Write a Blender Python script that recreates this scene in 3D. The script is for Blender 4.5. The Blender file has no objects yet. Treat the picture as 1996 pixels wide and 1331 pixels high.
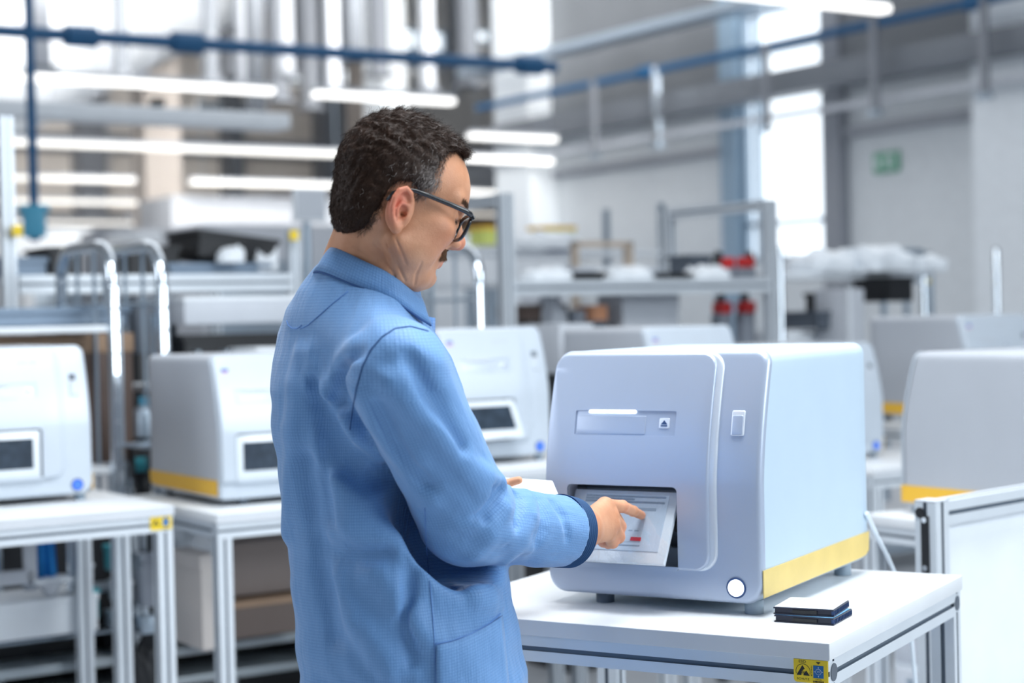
import bpy, bmesh, math, random
import numpy as np
from mathutils import Vector, Matrix, Euler

# ------------------------------------------------------------------ camera
FPX = 3350.0
TH = math.atan(49.5 / FPX); PH = math.atan(0.0228)
CAM = np.array([0.0, 0.0, 1.42])
_fw = np.array([0, math.cos(TH), -math.sin(TH)]); _u0 = np.array([0, math.sin(TH), math.cos(TH)])
_R = math.cos(PH) * np.array([1.0, 0, 0]) - math.sin(PH) * _u0
_U = math.cos(PH) * _u0 + math.sin(PH) * np.array([1.0, 0, 0])
scene = bpy.context.scene
COL = scene.collection
cam_data = bpy.data.cameras.new('camera'); cam = bpy.data.objects.new('camera', cam_data); COL.objects.link(cam)
cam.matrix_world = Matrix(((_R[0], _U[0], -_fw[0], 0), (_R[1], _U[1], -_fw[1], 0), (_R[2], _U[2], -_fw[2], 1.42), (0, 0, 0, 1)))
cam_data.sensor_width = 36.0; cam_data.lens = 36.0 * FPX / 1996.0
cam_data.clip_end = 200
cam_data.dof.use_dof = True; cam_data.dof.focus_distance = 2.62; cam_data.dof.aperture_fstop = 2.8
scene.camera = cam

# ------------------------------------------------------------------ view, world, lights
scene.view_settings.view_transform = 'Standard'; scene.view_settings.look = 'None'
scene.view_settings.exposure = 0.0; scene.view_settings.gamma = 1.0
scene.view_settings.use_curve_mapping = False
world = bpy.data.worlds.new('World'); scene.world = world; world.use_nodes = True
bgn = world.node_tree.nodes['Background']
bgn.inputs[0].default_value = (0.74, 0.86, 1.0, 1); bgn.inputs[1].default_value = 0.26

def area(name, loc, target, sx, sy, power, color=(1, 1, 1)):
    l = bpy.data.lights.new(name, 'AREA'); l.shape = 'RECTANGLE'; l.size = sx; l.size_y = sy
    l.energy = power; l.color = color
    o = bpy.data.objects.new(name, l); COL.objects.link(o); o.location = loc
    o.rotation_euler = (Vector(target) - Vector(loc)).to_track_quat('-Z', 'Y').to_euler()
    return o
area('window_daylight', (4.8, 1.0, 3.3), (0.0, 3.0, 1.0), 3.2, 2.2, 225, (0.86, 0.94, 1.0))
area('window_daylight_left', (-4.6, 2.6, 3.0), (0.0, 2.8, 1.0), 2.4, 2.0, 75, (0.88, 0.93, 1.0))
area('hall_lamps_near', (0.6, 2.9, 4.3), (0.5, 3.1, 0), 2.2, 2.2, 225, (0.93, 0.97, 1.0))
hb = area('far_wall_fill', (-5.0, 15, 6.6), (-14.0, 42, 5.2), 18, 3, 1150, (1.0, 0.97, 0.93)); hb.data.spread = math.radians(62)  # unseen fill light, added to brighten the far wall
area('hall_lamps_far', (0.5, 17, 9.8), (1.0, 18, 0), 22, 18, 1450, (0.95, 0.97, 1.0))

# ------------------------------------------------------------------ placing
def ray(px, py): return _fw + _R * (px - 998) / FPX - _U * (py - 665.5) / FPX
def P(px, py, d):
    r = ray(px, py); return CAM + r * d / r[1]
SW = 0.96                                   # size of the hall against the first survey
def sw(p): return CAM + (np.array(p, float) - CAM) * SW
AL = math.radians(33.3)
BU = np.array([math.cos(AL), math.sin(AL), 0]); BV = np.array([-math.sin(AL), math.cos(AL), 0])
def B(u, v, z): return tuple(sw(BU * u + BV * v + np.array([0, 0, z])))
BROT = AL
FLOOR = 0.0
def zs(z): return 1.42 + (z - 1.42) * SW

# ------------------------------------------------------------------ materials
MATS = {}
def mat(name, color, rough=0.5, metal=0.0, emit=None, estr=0.0, spec=0.5, noise=0.0, nscale=8.0, bump=0.0, bscale=60.0, sss=0.0, coat=0.0, trans=0.0, alpha=1.0):
    if name in MATS: return MATS[name]
    m = bpy.data.materials.new(name); m.use_nodes = True
    nt = m.node_tree; b = nt.nodes['Principled BSDF']
    b.inputs['Base Color'].default_value = (*color, 1); b.inputs['Roughness'].default_value = rough
    b.inputs['Metallic'].default_value = metal; b.inputs['Specular IOR Level'].default_value = spec
    if emit: b.inputs['Emission Color'].default_value = (*emit, 1); b.inputs['Emission Strength'].default_value = estr
    if sss:
        b.inputs['Subsurface Weight'].default_value = sss; b.inputs['Subsurface Radius'].default_value = (1.0, 0.35, 0.2); b.inputs['Subsurface Scale'].default_value = 0.006
    if coat: b.inputs['Coat Weight'].default_value = coat; b.inputs['Coat Roughness'].default_value = 0.12
    if trans: b.inputs['Transmission Weight'].default_value = trans
    if alpha < 1: b.inputs['Alpha'].default_value = alpha
    tc = nt.nodes.new('ShaderNodeTexCoord')
    nz = nt.nodes.new('ShaderNodeTexNoise'); nz.inputs['Scale'].default_value = nscale; nz.inputs['Detail'].default_value = 4
    nt.links.new(tc.outputs['Object'], nz.inputs['Vector'])
    amt = noise if noise else 0.03
    mr = nt.nodes.new('ShaderNodeMapRange'); mr.inputs[1].default_value = 0.3; mr.inputs[2].default_value = 0.7
    mr.inputs[3].default_value = 1 - amt; mr.inputs[4].default_value = 1 + amt
    nt.links.new(nz.outputs['Fac'], mr.inputs[0])
    mx = nt.nodes.new('ShaderNodeMix'); mx.data_type = 'RGBA'; mx.blend_type = 'MULTIPLY'; mx.inputs[0].default_value = 1
    mx.inputs[6].default_value = (*color, 1); nt.links.new(mr.outputs[0], mx.inputs[7])
    nt.links.new(mx.outputs[2], b.inputs['Base Color'])
    if bump:
        n2 = nt.nodes.new('ShaderNodeTexNoise'); n2.inputs['Scale'].default_value = bscale; n2.inputs['Detail'].default_value = 3
        nt.links.new(tc.outputs['Object'], n2.inputs['Vector'])
        bp = nt.nodes.new('ShaderNodeBump'); bp.inputs['Strength'].default_value = bump; bp.inputs['Distance'].default_value = 0.002
        nt.links.new(n2.outputs['Fac'], bp.inputs['Height']); nt.links.new(bp.outputs[0], b.inputs['Normal'])
    MATS[name] = m; return m
M = dict(
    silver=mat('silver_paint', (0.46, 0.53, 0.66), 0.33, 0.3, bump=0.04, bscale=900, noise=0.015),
    silver_side_lit=mat('silver_side_lit_tone', (0.55, 0.68, 0.80), 0.42, 0.15, noise=0.015),  # same paint as the front, lightened to look like the lit side
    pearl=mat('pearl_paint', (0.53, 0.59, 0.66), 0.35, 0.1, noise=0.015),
    pearl_side_shaded=mat('pearl_side_shaded_tone', (0.48, 0.51, 0.56), 0.42, 0.1, noise=0.015),  # same paint as the front, with the side's shade put into the colour
    ridge=mat('pale_edge', (0.80, 0.85, 0.92), 0.25, 0.2),
    dark=mat('dark_recess', (0.05, 0.065, 0.085), 0.5),
    recess=mat('recess_grey', (0.09, 0.11, 0.14), 0.4, 0.3),
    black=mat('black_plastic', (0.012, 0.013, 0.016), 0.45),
    blackgl=mat('black_gloss', (0.01, 0.012, 0.016), 0.18, coat=0.3),
    rubber=mat('grey_rubber', (0.10, 0.13, 0.17), 0.6),
    foot=mat('foot_grey', (0.26, 0.33, 0.40), 0.5),
    yellow=mat('yellow_band', (0.86, 0.50, 0.05), 0.45),
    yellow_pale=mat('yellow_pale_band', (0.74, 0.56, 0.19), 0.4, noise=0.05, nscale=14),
    white_top=mat('white_laminate', (0.74, 0.765, 0.79), 0.35),
    edge=mat('laminate_edge', (0.62, 0.65, 0.69), 0.5),
    alu=mat('aluminium', (0.70, 0.75, 0.80), 0.34, 0.25),
    alu_groove=mat('aluminium_groove', (0.16, 0.20, 0.25), 0.5, 0.3),
    chrome=mat('galvanised_steel', (0.72, 0.78, 0.84), 0.14, 0.95),
    steel=mat('dull_steel', (0.42, 0.50, 0.58), 0.35, 0.7),
    white=mat('white_plastic', (0.82, 0.86, 0.90), 0.4),
    lightgrey=mat('light_grey', (0.55, 0.58, 0.63), 0.5),
    midgrey=mat('mid_grey', (0.28, 0.31, 0.36), 0.5),
    darkgrey=mat('dark_grey', (0.09, 0.11, 0.14), 0.5),
    screen=mat('screen_on', (0.40, 0.48, 0.58), 0.12, emit=(0.42, 0.52, 0.64), estr=0.25, coat=0.5),
    screen_off=mat('screen_off', (0.028, 0.042, 0.062), 0.15, coat=0.5, noise=0.3, nscale=30),
    scr_dark=mat('screen_bar', (0.30, 0.38, 0.48), 0.3),
    scr_lite=mat('screen_row', (0.52, 0.60, 0.70), 0.3),
    scr_red=mat('screen_red', (0.62, 0.03, 0.06), 0.3),
    bezel=mat('screen_bezel', (0.72, 0.78, 0.84), 0.22, coat=0.4),
    glow=mat('white_led', (0.9, 0.95, 1), 0.3, emit=(0.9, 0.97, 1), estr=2.2),
    bluebtn=mat('blue_button', (0.05, 0.14, 0.60), 0.3, emit=(0.05, 0.2, 0.9), estr=0.5),
    navy=mat('navy', (0.02, 0.06, 0.18), 0.5),
    blue_paint=mat('blue_pipe_paint', (0.010, 0.10, 0.24), 0.5),
    blue_cloth=mat('blue_cloth', (0.02, 0.25, 0.62), 0.8),
    cardboard=mat('cardboard', (0.36, 0.24, 0.16), 0.8, noise=0.08),
    brown=mat('brown_panel', (0.13, 0.09, 0.075), 0.7, noise=0.15, nscale=5),
    yellow_sticker=mat('sticker_yellow', (0.86, 0.62, 0.02), 0.5),
    sticker_blue=mat('sticker_blue', (0.01, 0.13, 0.36), 0.5),
    red=mat('red_plastic', (0.62, 0.03, 0.03), 0.4),
    lime=mat('lime_plastic', (0.62, 0.68, 0.18), 0.5),
    teal=mat('teal_plastic', (0.04, 0.30, 0.36), 0.4),
    skyblue=mat('sky_blue_plastic', (0.10, 0.42, 0.62), 0.4),
    orange=mat('orange_label', (0.65, 0.30, 0.16), 0.6),
    bag=mat('clear_bag', (0.84, 0.89, 0.94), 0.22, bump=0.5, bscale=25),
    floor=mat('grey_floor', (0.50, 0.52, 0.55), 0.35, noise=0.05, nscale=1.5),
    wall=mat('white_panel_wall', (0.74, 0.78, 0.81), 0.6),
    wall_far=mat('beige_wall', (0.72, 0.68, 0.64), 0.7, noise=0.12, nscale=0.6),
    ceiling=mat('ceiling_deck', (0.66, 0.64, 0.62), 0.7, noise=0.1, nscale=0.4),
    girder=mat('girder_grey', (0.26, 0.28, 0.315), 0.5, 0.2),
    girder_dark=mat('girder_dark', (0.20, 0.22, 0.25), 0.5, 0.2),
    col=mat('white_column', (0.84, 0.89, 0.93), 0.6),
    beige=mat('beige_column', (0.55, 0.50, 0.46), 0.7),
    lamp=mat('lamp_diffuser', (0.9, 0.9, 0.9), 0.4, emit=(1.0, 0.985, 0.95), estr=1.9),
    tray_black=mat('tray_black', (0.010, 0.014, 0.035), 0.4),
    lamp_warm=mat('lamp_diffuser_warm', (0.9, 0.9, 0.88), 0.4, emit=(1.0, 0.95, 0.86), estr=0.95),
    pane=mat('bright_window', (0.9, 0.95, 1), 0.2, emit=(0.88, 0.95, 1.0), estr=1.5),
    green=mat('exit_green', (0.02, 0.30, 0.13), 0.5),
    paper=mat('white_paper', (0.85, 0.89, 0.93), 0.5),
    cable=mat('white_cable', (0.75, 0.83, 0.90), 0.4),
)

def film_material():
    if 'film' in MATS: return MATS['film']
    m = bpy.data.materials.new('protective_film'); m.use_nodes = True; nt = m.node_tree; nt.nodes.clear()
    out = nt.nodes.new('ShaderNodeOutputMaterial'); mx = nt.nodes.new('ShaderNodeMixShader'); tr = nt.nodes.new('ShaderNodeBsdfTransparent'); gl = nt.nodes.new('ShaderNodeBsdfGlossy')
    gl.inputs['Roughness'].default_value = 0.08; tr.inputs[0].default_value = (0.97, 0.985, 1, 1)
    tc = nt.nodes.new('ShaderNodeTexCoord'); nz = nt.nodes.new('ShaderNodeTexNoise'); nz.inputs['Scale'].default_value = 90; nz.inputs['Detail'].default_value = 2
    bp = nt.nodes.new('ShaderNodeBump'); bp.inputs['Strength'].default_value = 0.5; bp.inputs['Distance'].default_value = 0.002
    nt.links.new(tc.outputs['Object'], nz.inputs['Vector']); nt.links.new(nz.outputs['Fac'], bp.inputs['Height']); nt.links.new(bp.outputs[0], gl.inputs['Normal'])
    mx.inputs[0].default_value = 0.12
    nt.links.new(tr.outputs[0], mx.inputs[1]); nt.links.new(gl.outputs[0], mx.inputs[2]); nt.links.new(mx.outputs[0], out.inputs[0])
    MATS['film'] = m; return m


# ------------------------------------------------------------------ object helpers
def tag(o, label=None, cat=None, group=None, kind=None):
    if label: o['label'] = label
    if cat: o['category'] = cat
    if group: o['group'] = group
    if kind: o['kind'] = kind
    return o
def empty(name, loc=(0, 0, 0), rz=0.0, label=None, cat=None, group=None):
    o = bpy.data.objects.new(name, None); COL.objects.link(o); o.location = loc; o.rotation_euler = (0, 0, rz)
    o.empty_display_size = 0.1
    return tag(o, label, cat, group)
def copy_tree(o, parent=None):
    c = o.copy(); COL.objects.link(c); c.parent = parent
    for ch in list(o.children): copy_tree(ch, c)
    return c
class MB:
    """collects shapes into one mesh"""
    def __init__(s): s.bm = bmesh.new(); s.mi = 0
    def _mi(s, fs):
        for f in fs: f.material_index = s.mi
    def box(s, c, size, rz=0.0, rot=None, bev=0.0):
        r = bmesh.ops.create_cube(s.bm, size=1.0)
        vs = r['verts']
        m = Matrix.Translation(c) @ (rot.to_matrix().to_4x4() if rot else Matrix.Rotation(rz, 4, 'Z')) @ Matrix.Diagonal((*size, 1))
        bmesh.ops.transform(s.bm, matrix=m, verts=vs)
        fs = list({f for v in vs for f in v.link_faces}); s._mi(fs)
        if bev > 0:
            es = list({e for v in vs for e in v.link_edges})
            bmesh.ops.bevel(s.bm, geom=es, offset=bev, segments=2, affect='EDGES', profile=0.5)
        return s
    def b2(s, lo, hi, bev=0.0):
        return s.box([(a + b) / 2 for a, b in zip(lo, hi)], [abs(b - a) for a, b in zip(lo, hi)], bev=bev)
    def tube(s, pts, r, seg=10, closed=False, caps=True, sy=1.0):
        pts = [Vector(p) for p in pts]; n = len(pts)
        rr = r if isinstance(r, (list, tuple)) else [r] * n
        rings = []; ref = None
        for i, p in enumerate(pts):
            if closed: t = (pts[(i + 1) % n] - pts[i - 1])
            else: t = pts[min(i + 1, n - 1)] - pts[max(i - 1, 0)]
            t.normalize()
            if ref is None:
                ref = Vector((0, 0, 1)) if abs(t.z) < 0.9 else Vector((1, 0, 0))
            a = (ref - t * ref.dot(t)).normalized(); b = t.cross(a); ref = a
            rings.append([s.bm.verts.new(p + (a * math.cos(2 * math.pi * k / seg) * sy + b * math.sin(2 * math.pi * k / seg)) * rr[i]) for k in range(seg)])
        fs = []
        for i in range(n if closed else n - 1):
            A = rings[i]; Bb = rings[(i + 1) % n]
            for k in range(seg):
                f = s.bm.faces.new((A[k], A[(k + 1) % seg], Bb[(k + 1) % seg], Bb[k])); f.smooth = True; fs.append(f)
        if caps and not closed:
            fs.append(s.bm.faces.new(rings[0][::-1])); fs.append(s.bm.faces.new(rings[-1]))
        s._mi(fs); return s
    def cyl(s, a, b, r, seg=16, r2=None): return s.tube([a, b], [r, r if r2 is None else r2], seg)
    def poly(s, pts, d, axis='y', bev=0.0):
        """prism of an xz polygon from y=d[0] to y=d[1]"""
        def mk(p, q):
            if axis == 'y': return (p[0], q, p[1])
            if axis == 'z': return (p[0], p[1], q)
            return (q, p[0], p[1])
        A = [s.bm.verts.new(mk(p, d[0])) for p in pts]; Bb = [s.bm.verts.new(mk(p, d[1])) for p in pts]
        n = len(pts); fs = [s.bm.faces.new(A), s.bm.faces.new(Bb[::-1])]
        for k in range(n): fs.append(s.bm.faces.new((A[k], Bb[k], Bb[(k + 1) % n], A[(k + 1) % n])))
        s._mi(fs)
        if bev: bmesh.ops.bevel(s.bm, geom=list(set(fs[0].edges) | set(fs[1].edges)), offset=bev, segments=2, affect='EDGES', profile=0.5)
        return s
    def obj(s, name, mats, parent=None, sharp=32, loc=None, rz=None):
        bmesh.ops.recalc_face_normals(s.bm, faces=s.bm.faces)
        me = bpy.data.meshes.new(name); s.bm.to_mesh(me); s.bm.free()
        me.polygons.foreach_set('use_smooth', [True] * len(me.polygons)); me.set_sharp_from_angle(angle=math.radians(sharp))
        for m in (mats if isinstance(mats, (list, tuple)) else [mats]): me.materials.append(M[m] if isinstance(m, str) else m)
        o = bpy.data.objects.new(name, me); COL.objects.link(o); o.parent = parent
        if loc is not None: o.location = loc
        if rz is not None: o.rotation_euler = (0, 0, rz)
        return o
def rrect(x0, z0, x1, z1, r, inset=0.0, seg=8):
    if not isinstance(r, (list, tuple)): r = [r] * 4          # order: x0z0, x1z0, x1z1, x0z1
    x0 += inset; z0 += inset; x1 -= inset; z1 -= inset
    r = [max(q - inset, 0.0004) for q in r]
    cs = [(x0 + r[0], z0 + r[0], r[0], math.pi), (x1 - r[1], z0 + r[1], r[1], 1.5 * math.pi), (x1 - r[2], z1 - r[2], r[2], 0), (x0 + r[3], z1 - r[3], r[3], 0.5 * math.pi)]
    out = []
    for cx, cz, rr, a0 in cs:
        for k in range(seg + 1):
            a = a0 + k / seg * math.pi / 2; out.append((cx + rr * math.cos(a), cz + rr * math.sin(a)))
    return out
def plate(mb, rect, r, yf, yb, fillet=0.004, holes=(), zcuts=None, off=None, fseg=4):
    """rounded rectangle slab in xz, front at yf (camera side, smaller y), with rounded front edge and holes"""
    bm = mb.bm; x0, z0, x1, z1 = rect; off = off or (lambda z: 0.0)
    allv = []
    def ring(pts, y):
        vs = [bm.verts.new((p[0], y, p[1])) for p in pts]; allv.extend(vs); return vs
    rings = [ring(rrect(x0, z0, x1, z1, r), yb)]
    for k in range(fseg + 1):
        a = k / fseg * math.pi / 2
        ins = fillet * (1 - math.cos(a)); y = yf + fillet * (1 - math.sin(a))
        rings.append(ring(rrect(x0, z0, x1, z1, r, ins), y))
    fs = []
    for A, Bb in zip(rings[:-1], rings[1:]):
        n = len(A)
        for k in range(n): fs.append(bm.faces.new((A[k], A[(k + 1) % n], Bb[(k + 1) % n], Bb[k])))
    last = rings[-1]; edges = [bm.edges.get((last[k], last[(k + 1) % len(last)])) for k in range(len(last))]
    for h in holes:
        hr = ring(rrect(*h[0], h[1]), yf); n = len(hr)
        he = [bm.edges.new((hr[k], hr[(k + 1) % n])) for k in range(n)]; edges += he
        hb = ring(rrect(*h[0], h[1]), yf + h[2])
        for k in range(n): fs.append(bm.faces.new((hr[k], hr[(k + 1) % n], hb[(k + 1) % n], hb[k])))
    if holes:
        g = bmesh.ops.triangle_fill(bm, use_beauty=True, use_dissolve=False, edges=edges)
        ff = [x for x in g['geom'] if isinstance(x, bmesh.types.BMFace)]
    else: ff = [bm.faces.new(last)]
    fs += ff; mb._mi(fs)
    if zcuts:
        fset = list({f for f in fs if f.is_valid})
        vv = set()
        for z in zcuts:
            geom = [f for f in fset if f.is_valid]; ge = set(); gv = set()
            for f in geom: ge.update(f.edges); gv.update(f.verts)
            g = bmesh.ops.bisect_plane(bm, geom=geom + list(ge) + list(gv), plane_co=(0, 0, z), plane_no=(0, 0, 1))
            fset = list({x for x in g['geom'] if isinstance(x, bmesh.types.BMFace)} | {f for f in fset if f.is_valid})
        for f in fset:
            if f.is_valid: vv.update(f.verts)
        for v in vv: v.co.y += off(v.co.z)
    return mb
def profile_bar(mb, a, b, w=0.045, h=None, up=(0, 0, 1), groove=True):
    """slotted aluminium profile from a to b"""
    h = h or w
    a = Vector(a); b = Vector(b); t = (b - a).normalized(); upv = Vector(up)
    if abs(t.dot(upv)) > 0.95: upv = Vector((0, 1, 0))
    s = t.cross(upv).normalized(); n = s.cross(t).normalized()
    g = 0.09 * w; hw = w / 2; hh = h / 2; gd = 0.12 * w
    prof = []
    def side(p0, p1, nx, ny):
        mx = (p0[0] + p1[0]) / 2; my = (p0[1] + p1[1]) / 2; dx = p1[0] - p0[0]; dy = p1[1] - p0[1]; L = math.hypot(dx, dy); dx /= L; dy /= L
        return [p0, (mx - dx * g, my - dy * g), (mx - dx * g - nx * gd, my - dy * g - ny * gd), (mx + dx * g - nx * gd, my + dy * g - ny * gd), (mx + dx * g, my + dy * g)]
    prof += side((-hw, -hh), (hw, -hh), 0, -1) + side((hw, -hh), (hw, hh), 1, 0) + side((hw, hh), (-hw, hh), 0, 1) + side((-hw, hh), (-hw, -hh), -1, 0)
    A = [mb.bm.verts.new(a + s * p[0] + n * p[1]) for p in prof]; Bb = [mb.bm.verts.new(b + s * p[0] + n * p[1]) for p in prof]
    N = len(prof); mb._mi([mb.bm.faces.new(A), mb.bm.faces.new(Bb[::-1])])
    for k in range(N):
        f = mb.bm.faces.new((A[k], Bb[k], Bb[(k + 1) % N], A[(k + 1) % N]))
        f.material_index = 1 if (k % 5) in (1, 2, 3) else 0
    return mb
ALU = ['alu', 'alu_groove']
# ================================================================== the hall (in building axes u, v)
def bbox_obj(name, lo, hi, m, kind='structure', bev=0.0, parent=None):
    """box given by building coordinates"""
    c = [(a + b) / 2 for a, b in zip(lo, hi)]; s = [abs(b - a) * SW for a, b in zip(lo, hi)]
    mb = MB(); mb.box((0, 0, 0), s, bev=bev)
    o = mb.obj(name, m); o.location = B(*c); o.rotation_euler = (0, 0, BROT)
    if kind: o['kind'] = kind
    return o
ZF = 1.42 - 1.42 / SW        # survey height that lands on the floor z=0
bbox_obj('floor', (-14, -3, ZF - 0.1), (30, 46, ZF), 'floor')
bbox_obj('ceiling', (-16, 5.5, 11.2), (34, 46, 11.4), 'ceiling')
# right wall with its window opening (v 16.74..18.46), window glass further out
WU = 16.1
def wall_right():
    mb = MB()
    def pb(v0, v1, z0, z1):
        mb.box(((WU + 0.15), (v0 + v1) / 2, (z0 + z1) / 2), (0.3, v1 - v0, z1 - z0))
    pb(2, 16.74, ZF, 11.3); pb(18.46, 23.3, ZF, 11.3); pb(16.74, 18.46, ZF, 2.1); pb(16.74, 18.46, 6.4, 11.3)
    for v in mb.bm.verts: v.co = Vector(B(*v.co))
    o = mb.obj('wall_right', 'wall'); o['kind'] = 'structure'
    return o
wall_right()
bbox_obj('wall_far', (-16, 44, ZF), (34, 44.3, 11.3), 'wall_far')
bbox_obj('wall_return', (WU + 0.3, 23.0, ZF), (34, 23.3, 11.3), 'wall')
def window(n, u, v0, v1, z0, z1, vm=(), zm=(), t=0.07, axis='u', m='pane'):
    mb = MB()
    if axis == 'u': mb.box((u + 0.12, (v0 + v1) / 2, (z0 + z1) / 2), (0.02, v1 - v0, z1 - z0))
    else: mb.box(((v0 + v1) / 2, u, (z0 + z1) / 2), (v1 - v0, 0.02, z1 - z0))
    for v in mb.bm.verts: v.co = Vector(B(*v.co))
    g = mb.obj('window_%d' % n, m); g['kind'] = 'structure'
    mb = MB()
    def bar(a0, a1, b0, b1):
        if axis == 'u': mb.box((u + 0.06, (a0 + a1) / 2, (b0 + b1) / 2), (0.12, a1 - a0, b1 - b0))
        else: mb.box(((a0 + a1) / 2, u - 0.06, (b0 + b1) / 2), (a1 - a0, 0.1, b1 - b0))
    bar(v0, v0 + t, z0, z1); bar(v1 - t, v1, z0, z1); bar(v0, v1, z0, z0 + t); bar(v0, v1, z1 - t, z1)
    for q in vm: bar(q - t / 2, q + t / 2, z0, z1)
    for q in zm: bar(v0, v1, q - t / 2, q + t / 2)
    for v in mb.bm.verts: v.co = Vector(B(*v.co))
    f = mb.obj('window_frame', 'steel'); f.parent = g
window(1, WU, 16.74, 18.46, 2.1, 6.4, vm=(18.2,), zm=(2.62, 4.37, 5.0, 5.55))
# pilasters beside the window
bbox_obj('trim_1', (WU - 0.14, 18.46, ZF), (WU, 18.80, 11.2), mat('blue_grey_trim', (0.30, 0.42, 0.54), 0.5))
bbox_obj('trim_2', (WU - 0.16, 16.38, ZF), (WU, 16.72, 11.2), mat('grey_trim', (0.30, 0.32, 0.36), 0.5))
# dark upper cladding and horizontal rails on the right wall
bbox_obj('trim_3', (WU - 0.10, 18.8, 4.40), (WU, 23.3, 11.2), mat('upper_cladding', (0.20, 0.215, 0.235), 0.6, noise=0.08, nscale=1.0))
bbox_obj('trim_4', (WU - 0.10, 2, 4.40), (WU, 16.38, 11.2), MATS['upper_cladding'])
bbox_obj('trim_5', (WU - 0.10, 2, 3.66), (WU, 16.38, 3.78), mat('rail_grey', (0.36, 0.38, 0.42), 0.5))
bbox_obj('trim_6', (WU - 0.10, 18.8, 3.66), (WU, 23.3, 3.78), MATS['rail_grey'])
g = bbox_obj('crane_rail', (WU - 0.75, 2, 4.24), (WU - 0.35, 24.0, 4.56), 'girder_dark', kind=None, bev=0.01)
tag(g, 'grey steel crane girder running along the right wall across the window', 'girder')
g = bbox_obj('cable_tray', (WU - 1.3, 2, 5.35), (WU - 0.9, 24, 5.47), 'steel', kind=None)
tag(g, 'pale cable tray hanging above the blue pipe along the right wall', 'cable tray')
g = bbox_obj('conduit', (WU - 0.7, 2, 3.93), (WU - 0.62, 24, 4.0), 'lightgrey', kind=None)
tag(g, 'thin light conduit under the crane girder on the right wall', 'conduit')
for i, (v, nm) in enumerate(((23.6, 'a'), (13.35, 'b'))):
    o = bbox_obj('column', (WU - 0.55, v - 0.55, ZF), (WU - 0.02, v + 0.45, 11.2), 'col')
o = bbox_obj('column', (WU - 0.9, 27.2, ZF), (WU - 0.4, 27.9, 11.2), 'col')
# exit sign: green panel with a white running figure and arrow
sg = empty('exit_sign', B(WU - 0.03, 15.68, 3.27), BROT, 'small green emergency exit sign on the white right wall', 'sign')
mb = MB(); mb.box((0, 0, 0), (0.03, 0.42, 0.24), bev=0.004); mb.obj('sign_panel', mat('exit_green_panel', (0.16, 0.45, 0.30), 0.5), sg)
mb = MB()
mb.poly([(0.09, -0.03), (0.15, -0.03), (0.15, -0.07), (0.19, 0.0), (0.15, 0.07), (0.15, 0.03), (0.09, 0.03)], (-0.02, -0.016), axis='x')
mb.obj('arrow', 'white', sg)
mb = MB(); mb.box((-0.018, -0.06, 0.0), (0.004, 0.11, 0.16)); mb.obj('doorway_symbol', 'white', sg)
mb = MB()
mb.cyl((-0.024, -0.05, 0.055), (-0.020, -0.05, 0.055), 0.015)
mb.box((-0.022, -0.06, 0.01), (0.004, 0.03, 0.07)); mb.box((-0.022, -0.085, -0.04), (0.004, 0.014, 0.07), rot=Euler((0.5, 0, 0))); mb.box((-0.022, -0.04, -0.045), (0.004, 0.014, 0.06), rot=Euler((-0.5, 0, 0)))
mb.obj('running_figure', 'green', sg)

# overhead pipes
def pipe(name, pts, r, m, label, cat, group=None, joints=()):
    e = empty(name, B(*pts[0]), 0, label, cat, group); o0 = Vector(B(*pts[0]))
    mb = MB(); mb.tube([Vector(B(*p)) - o0 for p in pts], r, 12); mb.obj('pipe_run', m, e)
    for j in joints:
        p0 = Vector(B(*j)) - o0
        mb = MB(); d = (Vector(B(*pts[1])) - o0).normalized() * 0.12
        mb.cyl(p0 - d, p0 + d, r * 1.7); mb.obj('coupling', m, e)
    return e
pipe('blue_pipe', [(15.2, 2, 4.86), (15.2, 24, 4.86)], 0.055, 'blue_paint', 'blue compressed air pipe running along the right wall', 'pipe', joints=[(15.2, 13.4, 4.86), (15.2, 19.5, 4.86)])
pipe('blue_pipe', [(1, 13.3, 3.70), (9.3, 13.3, 3.75)], 0.05, 'blue_paint', 'long blue pipe crossing the hall above the lamps at upper left', 'pipe', joints=[(4.7, 13.3, 3.72), (5.6, 13.3, 3.73), (9.0, 13.3, 3.75)])
pb = P(52, 40, 10.5); 
e = empty('blue_drop_pipe', tuple(P(68, 470, 10.5)), 0, 'vertical blue air supply pipe dropping from the ceiling at far left', 'pipe')
mb = MB(); o0 = Vector(P(68, 470, 10.5)); a = Vector(P(62, -60, 10.5)); mb.tube([(0, 0, 0), (0, 0, 2.4)], 0.03, 10); mb.obj('pipe_run', 'blue_paint', e)
mb = MB(); mb.box((0, 0, 0.12), (0.13, 0.1, 0.2), bev=0.02); mb.cyl((-0.09, 0, 0.2), (0.09, 0, 0.2), 0.025); mb.obj('valve_block', 'skyblue', e)
# hangers of the right-hand pipe
hang = [(15.15, 20.7), (15.15, 16.9), (15.15, 14.95), (15.15, 13.25), (15.15, 19.2)]
for i, (u_, v_) in enumerate(hang):
    e = empty('pipe_hanger', B(u_, v_, 3.75), BROT, None, 'hanger', 'drop brackets of the wall pipe'); e['label'] = 'slim vertical steel bracket below the wall pipe, ' + ['left of the bench frame', 'crossing the tall window', 'right of the tall window', 'rightmost beside the white column', 'bright one left of the window'][i]
    mb = MB(); mb.box((0, 0, 0.55), (0.05, 0.10, 1.1)); mb.obj('bracket_bar', 'girder' if i != 4 else 'chrome', e)
    mb = MB(); mb.box((0, 0, 0.02), (0.09, 0.16, 0.06)); mb.obj('foot_clamp', 'steel', e)
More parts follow.
